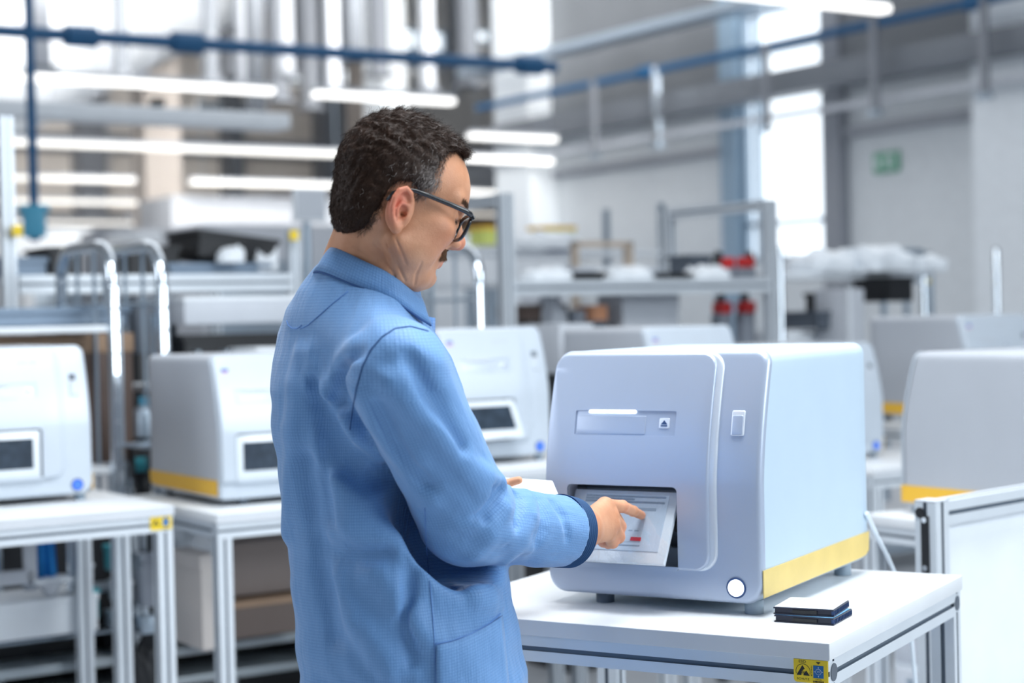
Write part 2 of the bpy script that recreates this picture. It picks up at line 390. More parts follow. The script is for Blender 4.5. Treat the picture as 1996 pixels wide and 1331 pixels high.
# strip lamps
LY = 3.62
def strip(u0, u1, v, z, label, group, m='lamp', w=0.12):
    e = empty('strip_lamp', B((u0 + u1) / 2, v, z), BROT, label, 'ceiling light', group)
    L = (u1 - u0) * SW
    mb = MB(); mb.box((0, 0, 0.045), (L, w * 0.8, 0.05), bev=0.004); mb.obj('lamp_housing', 'lightgrey', e)
    mb = MB(); mb.box((0, 0, 0), (L, w, 0.055), bev=0.012); mb.obj('diffuser', m, e)
    for sx in (-0.42, 0.42):
        mb = MB(); mb.cyl((sx * L, 0, 0.06), (sx * L, 0, 11.2 * SW + 1.42 * (1 - SW) - e.location.z), 0.004, 6); mb.obj('suspension_wire', 'steel', e)
    return e
strip(2.4, 7.18, 15.0, LY, 'long white strip lamp at upper left above the pale lamp housing', None)
strip(7.62, 9.2, 15.0, LY, 'short white strip lamp just above the head of the person', None)
strip(5.6, 9.35, 9.1, LY, 'white strip lamp at the very top right edge of the picture', None)
strip(11.1, 12.38, 17.75, LY, 'white strip lamp immediately right of the hair, upper of the pair', None)
strip(11.7, 14.08, 20.3, LY, 'white strip lamp right of the forehead, lower of the pair', None)
strip(4.4, 11.2, 20.4, LY, 'long warm strip lamp behind the head, second row on the left', None, 'lamp_warm')
strip(4.8, 9.7, 25.2, LY, 'warm strip lamp in the third row, left of the beige column', None, 'lamp_warm')
strip(10.6, 13.4, 25.2, LY, 'warm strip lamp in the third row, right of the beige column', None, 'lamp_warm')
strip(14.0, 20.0, 25.8, LY, 'pale strip lamp seen behind the aluminium bench post', None)
strip(7.8, 12.2, 29.8, LY, 'dim warm strip lamp in the fourth row at far left', None, 'lamp_warm')
strip(16.0, 23.0, 31.3, LY, 'dim pale strip lamp low beside the tall white column', None, 'lamp_warm')
strip(9.6, 14.2, 35.8, LY, 'faint warm strip lamp in the fifth row at far left', None, 'lamp_warm')
strip(10.0, 15.0, 41.0, LY, 'faintest and lowest warm strip lamp at far left', None, 'lamp_warm')
e = empty('lamp_fixture', B(5.2, 12.2, 2.97), BROT, 'wide pale unlit lamp housing below the brightest left strip lamp', 'ceiling light')
mb = MB(); mb.box((-0.9, 0, 0), (3.2, 0.25, 0.115), bev=0.015); mb.obj('fixture_body', 'white', e)
mb = MB(); mb.box((-0.3, 0, 0.09), (0.09, 0.09, 0.07), bev=0.01); mb.obj('sensor', 'black', e)

# far clerestory windows, beams and drop rods that fill the upper part of the hall
k = 2
def FW(px, py, V0=43.9):
    r = ray(px, py); n = BV; t = (V0 * SW + np.dot(CAM, n) * (1 - 1) - np.dot(CAM, n)) / np.dot(r, n)
    p = CAM + r * t; q = (p - CAM) / SW + CAM
    return q @ BU, q[2]
for (x0, y0, x1, y1, vm) in ((560, 122, 700, 172, (0.33, 0.66)), (745, 48, 870, 108, (0.5,)), (905, 52, 1000, 92, (0.5,)), (700, 104, 832, 140, (0.5,)), (1012, 0, 1075, 70, ()), (925, 128, 1000, 160, ()), (385, 196, 480, 218, (0.5,))):
    u0, z1 = FW(x0, y0); u1, z0 = FW(x1, y1)
    window(k, 43.95, u0, u1, z0, z1, vm=[u0 + (u1 - u0) * q for q in vm], axis='v', t=0.12, m='pane'); k += 1
# roof beams across (along v) and purlins (along u)
bn = 0
for (v_, z_, h_, m_) in ((12, 9.4, 0.25, 'girder'), (43.6, 6.2, 0.5, 'girder'), (43.6, 4.1, 0.5, 'girder_dark'), (43.6, 8.9, 0.4, 'lightgrey')):
    bn += 1; bbox_obj('trim_%d' % (20 + bn), (-2 if v_ < 40 else -16, v_ - 0.12, z_ - h_ / 2), (WU - 1.2 if v_ < 24 else 33, v_ + 0.12, z_ + h_ / 2), m_)
for q_ in range(17):
    bn += 1; u_ = -13.5 + q_ * 2.35 + (0.5 if q_ % 3 == 0 else 0); bbox_obj('trim_%d' % (20 + bn), (u_, 43.3, 2.0 if q_ % 2 else 4.0), (u_ + (0.42 if q_ % 3 else 0.7), 44.0, 11.2), ['girder', 'lightgrey', 'girder_dark', 'girder'][q_ % 4])
# drop rods: slim posts from ceiling to the lamp racks
rnd = random.Random(5)
rods = [(395, 0, 480, 30), (560, 0, 150, 26), (650, 0, 190, 24), (690, 0, 120, 20), (835, 0, 180, 26), (915, 0, 170, 28), (1005, 0, 150, 30), (238, 0, 150, 22), (320, 0, 140, 30), (412, 0, 160, 24), (480, 0, 180, 20), (500, 0, 230, 19), (545, 0, 200, 28), (605, 0, 215, 30), (740, 0, 150, 28), (80, 0, 140, 17), (270, 0, 170, 27), (885, 60, 190, 34), (965, 0, 180, 33), (585, 0, 150, 34), (445, 0, 150, 33)]
ORD = ['leftmost', 'second', 'third', 'fourth', 'fifth', 'sixth', 'seventh', 'eighth', 'ninth', 'tenth', 'eleventh', 'twelfth', 'thirteenth', 'fourteenth', 'fifteenth', 'sixteenth', 'seventeenth', 'eighteenth', 'nineteenth', 'twentieth', 'rightmost']
rods = rods[:1] + sorted(rods[1:])
for i, (px, y0, y1, d) in enumerate(rods):
    if i == 0: continue
    zb = P(px, y1, d)[2]; p = P(px, y1, d); zt = 11.0
    w = 0.16 if i % 3 else 0.24
    e = empty('drop_rod', (p[0], p[1], zb), BROT, 'grey steel drop rod hanging from the roof, ' + (ORD[i - 1] if i < len(rods) - 1 else 'rightmost') + ' of the row' + (' counted from the left' if 1 < i < len(rods) - 1 else ''), 'rod', 'ceiling drop rods')
    mb = MB(); mb.box((0, 0, (zt - zb) / 2), (w, w, zt - zb)); mb.obj('rod', ['girder', 'lightgrey', 'girder_dark'][i % 3], e)
    mb = MB(); mb.box((0, 0, 0.03), (w * 1.6, w * 1.6, 0.06)); mb.obj('end_plate', 'girder', e)
# big white ventilation duct at the top left
def quad_duct(name, a, b, r, m, label):
    e = empty(name, a, 0, label, 'duct'); d = Vector(b) - Vector(a); n = 14
    mb = MB(); mb.tube([d * (i / n) for i in range(n + 1)], r, 28); mb.obj('duct_skin', m, e)
    for i in range(1, n, 2):
        mb = MB(); mb.tube([d * (i / n - 0.003), d * (i / n + 0.003)], r * 1.02, 28); mb.obj('duct_flange', 'lightgrey', e)
quad_duct('ventilation_duct', tuple(P(-260, 250, 19)), tuple(P(470, -60, 33)), 0.85, 'white', 'large pale round ventilation duct slanting across the top left corner')
quad_duct('ventilation_duct', tuple(P(1130, 320, 44)), tuple(P(250, 440, 40)), 0.35, 'lightgrey', 'thin grey ventilation duct low against the far hall wall')
# beige column in the far hall, machinery racks on its sides
for px, d, w, m in ((312, 30, 0.65, 'beige'), (720, 40, 0.6, 'beige')):
    p = P(px, 600, d)
    mb = MB(); mb.box((0, 0, 4.4), (w, w, 8.8)); o = mb.obj('column', m); o.location = (p[0], p[1], 0); o.rotation_euler = (0, 0, BROT); o['kind'] = 'structure'
# rows of far machinery under the lamps: cabinets of differing heights
cabs = [(90, 30, 2.2, 3.0, 1.2), (200, 24, 2.6, 2.4, 1.2), (330, 22, 1.9, 2.6, 1.2), (450, 19, 2.5, 2.4, 1.0), (560, 17, 2.2, 2.35, 1.0), (20, 26, 2.2, 2.9, 1.2), (500, 28, 3.4, 3.4, 1.4), (690, 22, 3.0, 2.5, 1.2), (900, 26, 3.0, 2.6, 1.2), (1010, 30, 3.2, 2.7, 1.2), (960, 20, 1.6, 2.1, 0.9), (400, 40, 6, 3.6, 1.0), (800, 40, 7, 4.2, 1.0), (100, 40, 7, 3.6, 1.0)]
cm = ['lightgrey', 'white', 'midgrey', 'white', 'lightgrey', 'white', 'lightgrey', 'white', 'midgrey', 'lightgrey', 'white', 'midgrey', 'brown', 'midgrey']
for i, (px, d, w, h, dp) in enumerate(cabs):
    p = P(px, 600, d)
    lab = ['tall grey', 'white', 'mid grey', 'low white', 'light grey panelled', 'white angular', 'long light grey', 'white wide', 'dark', 'pale', 'narrow white', 'long mid grey', 'brown', 'very long grey'][i] + ' cabinet far back in the hall, ' + ['far left behind the posts', 'left of the beige column', 'right of the beige column', 'behind the black crates', 'beside the neck of the person', 'at the left picture edge', 'behind the beige column', 'hidden behind the head', 'right of the face', 'beside the white column', 'behind the bench post', 'along the far wall at left', 'along the far wall behind the head', 'along the far wall at far left'][i]
    e = empty('production_cabinet', (p[0], p[1], 0), BROT, lab, 'cabinet')
    mb = MB(); mb.b2((-w / 2, -dp / 2, 0.1), (w / 2, dp / 2, h), bev=0.03); mb.obj('cabinet_body', cm[i], e)
    mb = MB(); mb.b2((-w / 2 + 0.15, -dp / 2 - 0.012, h * 0.45), (-0.05, -dp / 2 + 0.01, h * 0.85), bev=0.004); mb.obj('viewing_window', ['midgrey', 'steel', 'lightgrey'][i % 3], e)
    mb = MB(); mb.b2((0.08, -dp / 2 - 0.02, h * 0.2), (w / 2 - 0.12, -dp / 2 + 0.01, h * 0.8), bev=0.004); mb.obj('door', ['white', 'lightgrey', 'lightgrey'][i % 3], e)
    mb = MB(); mb.b2((-w / 2 + 0.1, -dp / 2 + 0.1, 0), (w / 2 - 0.1, dp / 2 - 0.1, 0.12)); mb.obj('plinth', 'midgrey', e)
# ================================================================== inspection machines
MW, MH, MD = 0.415, 0.4325, 0.562
def s_off(z):
    return 0.058 * (max(0, z - 0.19) / 0.242) ** 1.55
ZC = [0.2 + 0.012 * i for i in range(20)]
Z0 = 0.020                                      # underside above the table
def make_machine(main, name, label, loc, rz, group=None, light_side=None, badge=True, face=True):
    root = empty(name, loc, rz, label, 'machine', group)
    k = SW
    root.scale = (k, k, k)
    def done(mb, n, m, par=root, **kw):
        for v in mb.bm.verts: v.co.z += Z0
        return mb.obj(n, m, par, **kw)
    # housing
    mb = MB(); bm = mb.bm
    y0 = 0.016
    ys = [(y0 + 0.0, 0.0015), (0.03, 0.0)] + [(MD * f, 0.0) for f in (0.3, 0.6, 0.9)] + [(MD - 0.012, 0.0), (MD - 0.004, 0.004), (MD, 0.012)]
    rings = []
    for i, (y, ins) in enumerate(ys):
        fade = 1 - min(1, max(0, y - 0.04) / (MD * 0.9))
        pts0 = rrect(-MW, 0, 0, MH, [0.03 if main else 0.012, 0.03 if main else 0.012, 0.024, 0.024], ins + 0.0008); pts = []
        for (a_, b_) in zip(pts0, pts0[1:] + pts0[:1]):
            n_ = 32 if abs(b_[1] - a_[1]) > 0.1 else 1; pts += [(a_[0] + (b_[0] - a_[0]) * t_ / n_, a_[1] + (b_[1] - a_[1]) * t_ / n_) for t_ in range(n_)]
        rings.append([bm.verts.new((x, y + s_off(z) * fade, z)) for x, z in pts])
    for A, Bb in zip(rings[:-1], rings[1:]):
        n = len(A)
        for q in range(n): bm.faces.new((A[q], A[(q + 1) % n], Bb[(q + 1) % n], Bb[q]))
    bm.faces.new(rings[-1]); 
    S_ = 'silver' if main else 'pearl'; done(mb, 'housing', 'silver_side_lit' if main else 'pearl_side_shaded', sharp=40)
    # front panel
    hole = ((-0.366, 0.050, -0.1505, 0.197), 0.009, 0.03)
    mb = MB()
    plate(mb, (-MW, 0, 0, MH), [0.036 if main else 0.018, 0.034, 0.026, 0.026], 0, 0.0155, 0.010, holes=[hole], zcuts=ZC, off=s_off)
    done(mb, 'front_panel', S_)
    # raised door in two steps
    ind = ((-0.356, 0.2845, -0.158, 0.3275), 0.003, 0.003)
    mb = MB()
    plate(mb, (-0.4115, 0.0525, -0.080, 0.4285), [0.004, 0.034, 0.03, 0.026], -0.005, 0.002, 0.0045, holes=[(hole[0], 0.009, 0.006), (ind[0], 0.003, 0.005)], zcuts=ZC, off=s_off)
    dr = done(mb, 'door', mat('door_edge_highlight', (0.66, 0.72, 0.80), 0.28, 0.2) if main else S_)  # paler step on the near machine paints in the bright edge highlights
    mb = MB()
    plate(mb, (-0.4105, 0.0535, -0.0925, 0.4275), [0.004, 0.028, 0.026, 0.026], -0.011, -0.004, 0.0045, holes=[(hole[0], 0.009, 0.008), (ind[0], 0.003, 0.004)], zcuts=ZC, off=s_off)
    done(mb, 'door_face', S_, dr)
    # recess
    mb = MB(); x0, z0, x1, z1 = hole[0]
    bm = mb.bm
    d = 0.07
    c = [bm.verts.new(p) for p in ((x0 - .003, 0.006, z0 - .003), (x1 + .003, 0.006, z0 - .003), (x1 + .003, 0.006, z1 + .003), (x0 - .003, 0.006, z1 + .003), (x0 - .003, d, z0 - .003), (x1 + .003, d, z0 - .003), (x1 + .003, d, z1 + .003), (x0 - .003, d, z1 + .003))]
    for f in ((4, 5, 6, 7), (0, 1, 5, 4), (3, 7, 6, 2), (0, 4, 7, 3), (1, 2, 6, 5)):
        bm.faces.new([c[i] for i in f])
    done(mb, 'screen_recess', 'recess')
    # status panel
    mb = MB(); x0, z0, x1, z1 = ind[0]
    plate(mb, (x0 - .002, z0 - .002, x1 + .002, z1 + .002), 0.003, -0.0085, -0.004, 0.0004, zcuts=ZC, off=s_off)
    sp = done(mb, 'status_panel', S_)
    mb = MB(); plate(mb, (x0 + .003, z0 + .002, -0.2165, 0.3185), 0.0025, -0.0100, -0.008, 0.0012, zcuts=ZC, off=s_off); done(mb, 'label_field', S_, sp)
    mb = MB(); plate(mb, (-0.3295, 0.3228, -0.2365, 0.3288), 0.0022, -0.0122, -0.006, 0.001, zcuts=ZC, off=s_off)
    done(mb, 'status_light', 'glow' if main else 'lightgrey', sp)
    mb = MB(); plate(mb, (-0.190, 0.2975, -0.1705, 0.3150), 0.002, -0.0101, -0.008, 0.001, zcuts=ZC, off=s_off); eb = done(mb, 'eject_button', 'ridge', sp)
    mb = MB(); mb.poly([(-0.1865, 0.3045), (-0.1742, 0.3045), (-0.18035, 0.3115)], (-0.0108, -0.009)); mb.poly([(-0.1865, 0.3010), (-0.1742, 0.3010), (-0.1742, 0.3030), (-0.1865, 0.3030)], (-0.0108, -0.009))
    for v in mb.bm.verts: v.co.y += s_off(v.co.z)
    done(mb, 'eject_mark', 'navy', eb)
    # latch and power button on the right strip
    mb = MB(); plate(mb, (-0.0575, 0.2860, -0.0335, 0.3290), 0.003, -0.003, 0.002, 0.0018, zcuts=ZC, off=s_off); la = done(mb, 'latch_cover', 'ridge' if main else 'lightgrey')
    mb = MB(); plate(mb, (-0.0555, 0.2885, -0.0355, 0.3210), 0.003, -0.0042, -0.002, 0.001, zcuts=ZC, off=s_off); done(mb, 'latch', S_, la)
    if not main:
        mb = MB(); plate(mb, (-0.056, 0.331, -0.036, 0.349), 0.002, -0.002, 0.002, 0.001, zcuts=ZC, off=s_off); done(mb, 'usb_port', 'darkgrey')
    pw = (-0.0475, 0.0275)
    mb = MB(); mb.tube([(pw[0] + 0.0162 * math.cos(t), -0.001, pw[1] + 0.0162 * math.sin(t)) for t in np.linspace(0, 2 * math.pi, 40, endpoint=False)], 0.0019, 8, closed=True)
    pr = done(mb, 'power_button_ring', 'navy')
    mb = MB(); mb.cyl((pw[0], 0.004, pw[1]), (pw[0], -0.0035, pw[1]), 0.0142, 36); done(mb, 'power_button', 'glow' if main else 'bluebtn', pr)
    # yellow band along both sides, feet
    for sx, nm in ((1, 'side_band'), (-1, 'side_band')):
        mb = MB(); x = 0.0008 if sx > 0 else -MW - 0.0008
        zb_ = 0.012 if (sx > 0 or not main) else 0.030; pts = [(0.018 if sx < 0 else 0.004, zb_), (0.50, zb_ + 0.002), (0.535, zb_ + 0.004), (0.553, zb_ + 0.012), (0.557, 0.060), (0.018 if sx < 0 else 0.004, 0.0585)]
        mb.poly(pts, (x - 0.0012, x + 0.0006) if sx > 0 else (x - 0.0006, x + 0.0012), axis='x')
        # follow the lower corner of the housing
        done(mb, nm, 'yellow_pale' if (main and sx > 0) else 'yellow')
    for fx, fy in ((-0.030, 0.035), (-0.322, 0.045), (-0.035, 0.50), (-0.37, 0.50)):
        mb = MB(); mb.cyl((fx, fy, 0.006 - Z0 + 0.0), (fx, fy, 0.004), 0.016, 20, 0.0175) if False else mb.cyl((fx, fy, -Z0), (fx, fy, 0.004), 0.0165, 20)
        done(mb, 'foot', 'rubber' if (fx < -0.3) else 'foot')
    # screen: hinged at the top; folded out on the main machine
    if main:
        top = Vector((-0.2585, 0.013, 0.186)); ang = math.radians(31)
        ht, wd = 0.136, 0.204
        se = Matrix.Translation(top + Vector((0, 0, Z0))) @ Matrix.Rotation(-ang, 4, 'X')
    else:
        top = Vector((-0.2585, -0.006, 0.192)); ang = math.radians(0); ht, wd = 0.138, 0.206
        if main is None: ang = math.radians(28)
        se = Matrix.Translation(top + Vector((0, 0, Z0))) @ Matrix.Rotation(-ang, 4, 'X')
    def scr(mb, n, m, par):
        bmesh.ops.transform(mb.bm, matrix=se, verts=mb.bm.verts); return mb.obj(n, m, par)
    mb = MB(); mb.b2((-wd / 2, 0, -ht), (wd / 2, 0.010, 0), bev=0.002); ts = scr(mb, 'touch_screen', 'bezel', root)
    if main:
        mb = MB(); mb.b2((-0.077, -0.0012, -ht + 0.022), (0.086, 0.001, -0.008)); dp = scr(mb, 'display', 'screen', ts)
        mb = MB()
        for i in range(3): mb.b2((-0.076, -0.002, -0.014 - i * 0.0052), (0.02 + 0.06 * (i != 1), -0.001, -0.0105 - i * 0.0052))
        mb.b2((-0.02, -0.002, -0.038), (0.066, -0.001, -0.033)); mb.b2((0.022, -0.002, -0.078), (0.030, -0.001, -0.0755)); mb.b2((0.034, -0.002, -0.078), (0.042, -0.001, -0.0755))
        mb.b2((-0.07, -0.002, -0.105), (0.05, -0.001, -0.1035))
        scr(mb, 'menu_text', 'scr_dark', dp)
        mb = MB()
        mb.b2((-0.06, -0.0018, -0.098), (0.05, -0.0008, -0.04)); scr(mb, 'menu_window', 'scr_lite', dp)
        mb = MB(); mb.b2((0.030, -0.0026, -0.096), (0.050, -0.001, -0.089)); scr(mb, 'red_key', 'scr_red', dp)
        # loose protective film still on the glass
        mb = MB(); g = bmesh.ops.create_grid(mb.bm, x_segments=46, y_segments=32, size=0.5)
        rr = random.Random(3)
        for v in mb.bm.verts:
            x, y = v.co.x * (wd + 0.006), (v.co.y - 0.5) * (ht + 0.006)
            e_ = max(abs(v.co.x), abs(v.co.y)) ** 8
            v.co = Vector((x, -0.0032 - 0.0006 * math.sin(x * 160 + y * 90) * math.cos(y * 120) - 0.0012 * rr.random() * e_, y + 0.002))
        scr(mb, 'protective_film', film_material(), ts)
        mb = MB(); mb.tube([(wd / 2 - 0.008, 0.012, -0.03), (wd / 2 - 0.004, 0.03, -0.06), (wd / 2 - 0.012, 0.05, -0.05)], 0.004, 8); mb.box((wd / 2 - 0.01, 0.016, -0.02), (0.008, 0.02, 0.03)); scr(mb, 'hinge_arm', 'black', ts)
        mb = MB(); mb.b2((-0.366, 0.035, 0.052), (-0.1505, 0.06, 0.085)); done(mb, 'recess_sill', 'midgrey')
        mb = MB(); mb.tube([(-0.168 + 0.010 * math.cos(t), 0.012 + 0.004, 0.098 + 0.010 * math.sin(t)) for t in np.linspace(0, 2 * math.pi, 24, endpoint=False)], 0.0007, 6, closed=True); done(mb, 'cable_grommet', 'dark')
    else:
        mb = MB(); mb.b2((-0.082, -0.001, -ht + 0.030), (0.082, 0.001, -0.022)); scr(mb, 'display', 'screen_off', ts)
    # maker's mark and model name on the finished machines
    if badge and not main:
        mb = MB()
        for i in range(3): mb.b2((-0.389 + i * 0.008, -0.0122 + s_off(0.385), 0.383), (-0.3825 + i * 0.008, -0.010 + s_off(0.39), 0.392))
        bd = done(mb, 'maker_badge', mat('badge_blue', (0.12, 0.22, 0.62), 0.5))
        mb = MB(); mb.b2((-0.389, -0.0122 + s_off(0.379), 0.377), (-0.3665, -0.010 + s_off(0.38), 0.3805)); done(mb, 'badge_line', mat('badge_red', (0.75, 0.22, 0.30), 0.5), bd)
        mb = MB()
        for i, w in enumerate((5, 3, 4, 4, 2, 0, 4, 5, 3, 4)):
            if w: mb.b2((-0.205 + i * 0.0062, -0.0120 + s_off(0.387), 0.384), (-0.205 + i * 0.0062 + w * 0.001, -0.010 + s_off(0.387), 0.390))
        done(mb, 'model_lettering', 'lightgrey')
    return root
TA = math.radians(30.2)
MX = np.array([math.cos(TA), -math.sin(TA), 0]); MY = np.array([math.sin(TA), math.cos(TA), 0])
ZT = zs(0.90)
pc = sw([0.414, 2.900, 0.90])
main_machine = make_machine(True, 'inspection_machine', 'nearest silver machine with tilted touch screen being tapped by the person', (pc[0], pc[1], ZT + 0.0005), -TA)
# background machines: made once, then copied
def Bm(u, v, z): return B(u, v, z)
proto = make_machine(False, 'inspection_machine', 'white front machine at the left picture edge with dark screen and blue button', Bm(1.722, 4.865, 0.912), BROT, 'finished machines on the row of benches')
specs = [
    ((2.067 + MW, 4.744, 0.870), BROT, 'silver machine left of the person, grey side and yellow band showing'),
    ((3.309, 4.808, 0.930), BROT, None),
    ((3.785 + MW, 4.85, 0.917), BROT, 'machine directly behind the near one, only its grey side top and front top showing'),
    ((4.93, 4.85, 0.853 - 0.02), BROT, 'machine mostly hidden behind the near one, its right front edge peeking out'),
    ((5.42 + MW, 4.85, 0.93), BROT, 'grey sided machine at far right behind, with blue badge on its front'),
    ((3.54, 3.425, 0.845), BROT + math.pi, 'large grey sided machine at right edge turned with its front away to the left'),
]
for (c, rz, lab) in specs:
    if lab is None:
        o = make_machine(None, 'inspection_machine', 'white machine right of the coat front, its dark screen tilted out', Bm(*c), rz, 'finished machines on the row of benches')
        continue
    o = copy_tree(proto); o.location = Bm(*c); o.rotation_euler = (0, 0, rz); o['label'] = lab
# power cable hanging from the back of the near machine
mb = MB(); mb.tube([tuple(P(1690, 1000, 3.22)), tuple(P(1697, 1018, 3.25)), tuple(P(1712, 1050, 3.3)), tuple(P(1730, 1085, 3.36)), tuple(P(1752, 1135, 3.42)), tuple(P(1775, 1230, 3.45)), tuple(P(1790, 1400, 3.45))], 0.0045, 8)
tag(mb.obj('power_cable', 'cable'), 'white cable hanging down behind the near machine', 'cable')
# ================================================================== tables
def make_table(label, corner, rz, W, D, zt, right=True, mid=False, esd=False, group=None, under=None, th=0.0265, lower=None):
    """corner: front right (or front left) corner of the top, survey-scaled world xy; zt: top height in the world"""
    e = empty('work_table', (corner[0], corner[1], 0), rz, label, 'table', group)
    xa, xb = (-W, 0) if right else (0, W)
    mb = MB(); mb.b2((xa, 0, zt - th), (xb, D, zt), bev=0.0012); top = mb.obj('tabletop', 'white_top', e)
    mb = MB(); mb.b2((xa + 0.001, -0.0006, zt - th + 0.0008), (xb - 0.001, 0.0004, zt - 0.0012)); mb.obj('edge_band', 'edge', top)
    p = 0.043; z = zt - th - p / 2; i = 0.004
    x0, x1, y0, y1 = xa + i + p / 2, xb - i - p / 2, i + p / 2, D - i - p / 2
    def rail(a, b, n='frame_rail'):
        mb = MB(); profile_bar(mb, a, b, p); return mb.obj(n, ALU, e)
    rail((xa + i, y0, z), (xb - i, y0, z)); rail((xa + i, y1, z), (xb - i, y1, z))
    rail((x0, y0 + p / 2, z), (x0, y1 - p / 2, z)); rr_ = rail((x1, y0 + p / 2, z), (x1, y1 - p / 2, z))
    # round hole covers on the rail ends of the near corner
    for yy in (y0, y1):
        mb = MB(); mb.cyl((xb - i - 0.002, yy, z), (xb - i + 0.0015, yy, z), 0.0135, 20)
        mb.obj('hole_cover', 'darkgrey', rr_)
    legs = [(x0, y0), (x1, y0), (x0, y1), (x1, y1)] + ([(x1, (y0 + y1) / 2)] if mid else [])
    for lx, ly in legs:
        mb = MB(); profile_bar(mb, (lx, ly, 0.05), (lx, ly, z - p / 2), p); lg = mb.obj('leg', ALU, e)
        mb = MB(); mb.cyl((lx, ly, 0), (lx, ly, 0.012), 0.028, 16); mb.cyl((lx, ly, 0.01), (lx, ly, 0.055), 0.008, 8); mb.obj('levelling_foot', 'black', lg)
    if lower:
        mb = MB(); mb.b2((xa + 0.05, 0.03, lower - 0.02), (xb - 0.05, D - 0.03, lower)); mb.obj('lower_shelf', 'lightgrey', e)
        rail((x0, y1, lower - 0.05), (x1, y1, lower - 0.05))
    return e, z, top
mc = sw([0.483, 2.665, 0.9])
main_table, mz, mtop = make_table('nearest white topped aluminium work table with the yellow static warning sticker', mc, -TA, 0.778 * SW, 0.748 * SW, ZT)
# ESD sticker on the front rail at the right corner
def text(s, size, loc, parent, m, name, rot=(math.pi / 2, 0, 0), ext=0.0001, sx=1.0):
    cu = bpy.data.curves.new(name, 'FONT'); cu.body = s; cu.size = size; cu.extrude = ext; cu.align_x = 'CENTER'; cu.align_y = 'CENTER'
    o = bpy.data.objects.new(name, cu); COL.objects.link(o); o.parent = parent; o.location = loc; o.rotation_euler = rot; o.scale = (sx, 1, 1)
    cu.materials.append(M[m]); bpy.context.view_layer.update(); me = bpy.data.meshes.new_from_object(o.evaluated_get(bpy.context.evaluated_depsgraph_get()))
    m2 = bpy.data.objects.new(name, me); COL.objects.link(m2); m2.parent = parent; m2.location = loc; m2.rotation_euler = rot; m2.scale = (sx, 1, 1)
    bpy.data.objects.remove(o); return m2
def sticker(parent_e, x1, z, small=False, y=0.0):
    """yellow warning sticker, x from x1-0.064 to x1"""
    w, h = 0.0600, 0.0385
    x0 = x1 - w; cz = z
    mb = MB(); mb.poly(rrect(x0, cz - h / 2, x1, cz + h / 2, [0.006, 0.0008, 0.0008, 0.0008]), (y - 0.0012, y))
    st = mb.obj('warning_sticker', 'yellow_sticker', parent_e); st['label'] = 'yellow static warning sticker'
    yy = y - 0.0016
    cx = x0 + 0.0165; r = 0.0125
    mb = MB(); mb.tube([(cx + r * math.cos(t), yy + 0.0004, cz - 0.001 + r * math.sin(t)) for t in np.linspace(-0.35, math.pi + 0.35, 30)], 0.00045, 6)
    mb.poly([(cx - 0.0115, cz - 0.0075), (cx - 0.0030, cz - 0.0075), (cx - 0.0022, cz - 0.001), (cx + 0.0008, cz + 0.0022), (cx + 0.0032, cz + 0.0035), (cx - 0.001, cz + 0.0095)], (yy, yy + 0.0006))
    mb.poly([(cx + 0.0005, cz - 0.0075), (cx + 0.0115, cz - 0.0075), (cx + 0.0058, cz + 0.0005), (cx + 0.002, cz - 0.003)], (yy, yy + 0.0006))
    for k_ in range(3): mb.box((cx - 0.001 + k_ * 0.0018, yy + 0.0003, cz - 0.0018 - 0.0012 * k_), (0.0008, 0.0006, 0.005), rot=Euler((0, 0.5, 0)))
    mb.poly([(x1 - 0.0205, cz + 0.0165), (x1 - 0.0125, cz + 0.0165), (x1 - 0.0165, cz + 0.0125)], (yy, yy + 0.0006))
    rr_ = random.Random(2); xx = x1 - 0.026
    while xx < x1 - 0.008:
        w_ = rr_.choice((0.0004, 0.0006, 0.0010)); mb.b2((xx, yy, cz - 0.0180), (xx + w_, yy + 0.0006, cz - 0.0150)); xx += w_ + rr_.choice((0.0004, 0.0007))
    mb.obj('warning_symbol', 'black', st)
    mb = MB(); mb.b2((x1 - 0.0255, yy, cz - 0.0105), (x1 - 0.0075, yy + 0.0006, cz + 0.0105)); bl = mb.obj('connection_symbol', 'sticker_blue', st)
    mb = MB(); c2 = x1 - 0.0165
    mb.tube([(c2 + 0.0048 * math.cos(t), yy, cz + 0.0048 * math.sin(t)) for t in np.linspace(0, 2 * math.pi, 24, endpoint=False)], 0.00035, 5, closed=True)
    for a, b in (((0, 0.0085), (0, 0.0062)), ((0, -0.0085), (0, -0.0062)), ((0.0078, 0), (0.0060, 0)), ((-0.0078, 0), (-0.0060, 0))): mb.tube([(c2 + a[0], yy, cz + a[1]), (c2 + b[0], yy, cz + b[1])], 0.0006, 5)
    mb.obj('symbol_lines', 'scr_lite', bl)
    if not small:
        text('ESD', 0.0062, (cx - 0.001, yy + 0.0003, cz + 0.0155), st, 'black', 'lettering', sx=1.3)
        text('SCHUTZ', 0.0050, (cx, yy + 0.0003, cz - 0.0135), st, 'black', 'lettering', sx=1.15)
        text('12', 0.0048, (c2, yy - 0.0002, cz), bl, 'scr_lite', 'lettering')
        text('IEC 61340-5-1', 0.0030, (x0 + 0.0315, yy + 0.0003, cz + 0.001), st, 'black', 'lettering', rot=(math.pi / 2, math.pi / 2 * -1, 0))
        text('in 90°/24h', 0.0026, (c2, yy + 0.0003, cz - 0.0130), st, 'black', 'lettering')
    return st
stk = sticker(main_table, 0.0, 0.0, y=0.0); stk.location = (-0.0045, 0.0038, mz + 0.003); stk.scale = (0.9, 1, 0.9)
G = 'white topped tables of the machine row'
tA = make_table('white table at the left edge under the white front machine, yellow sticker on corner', Bm(1.838, 4.538, 0), BROT, 0.80 * SW, 0.72 * SW, zs(0.912), mid=True, group=G)
sticker(tA[0], -0.008, tA[1] + 0.005, small=True, y=0.003)
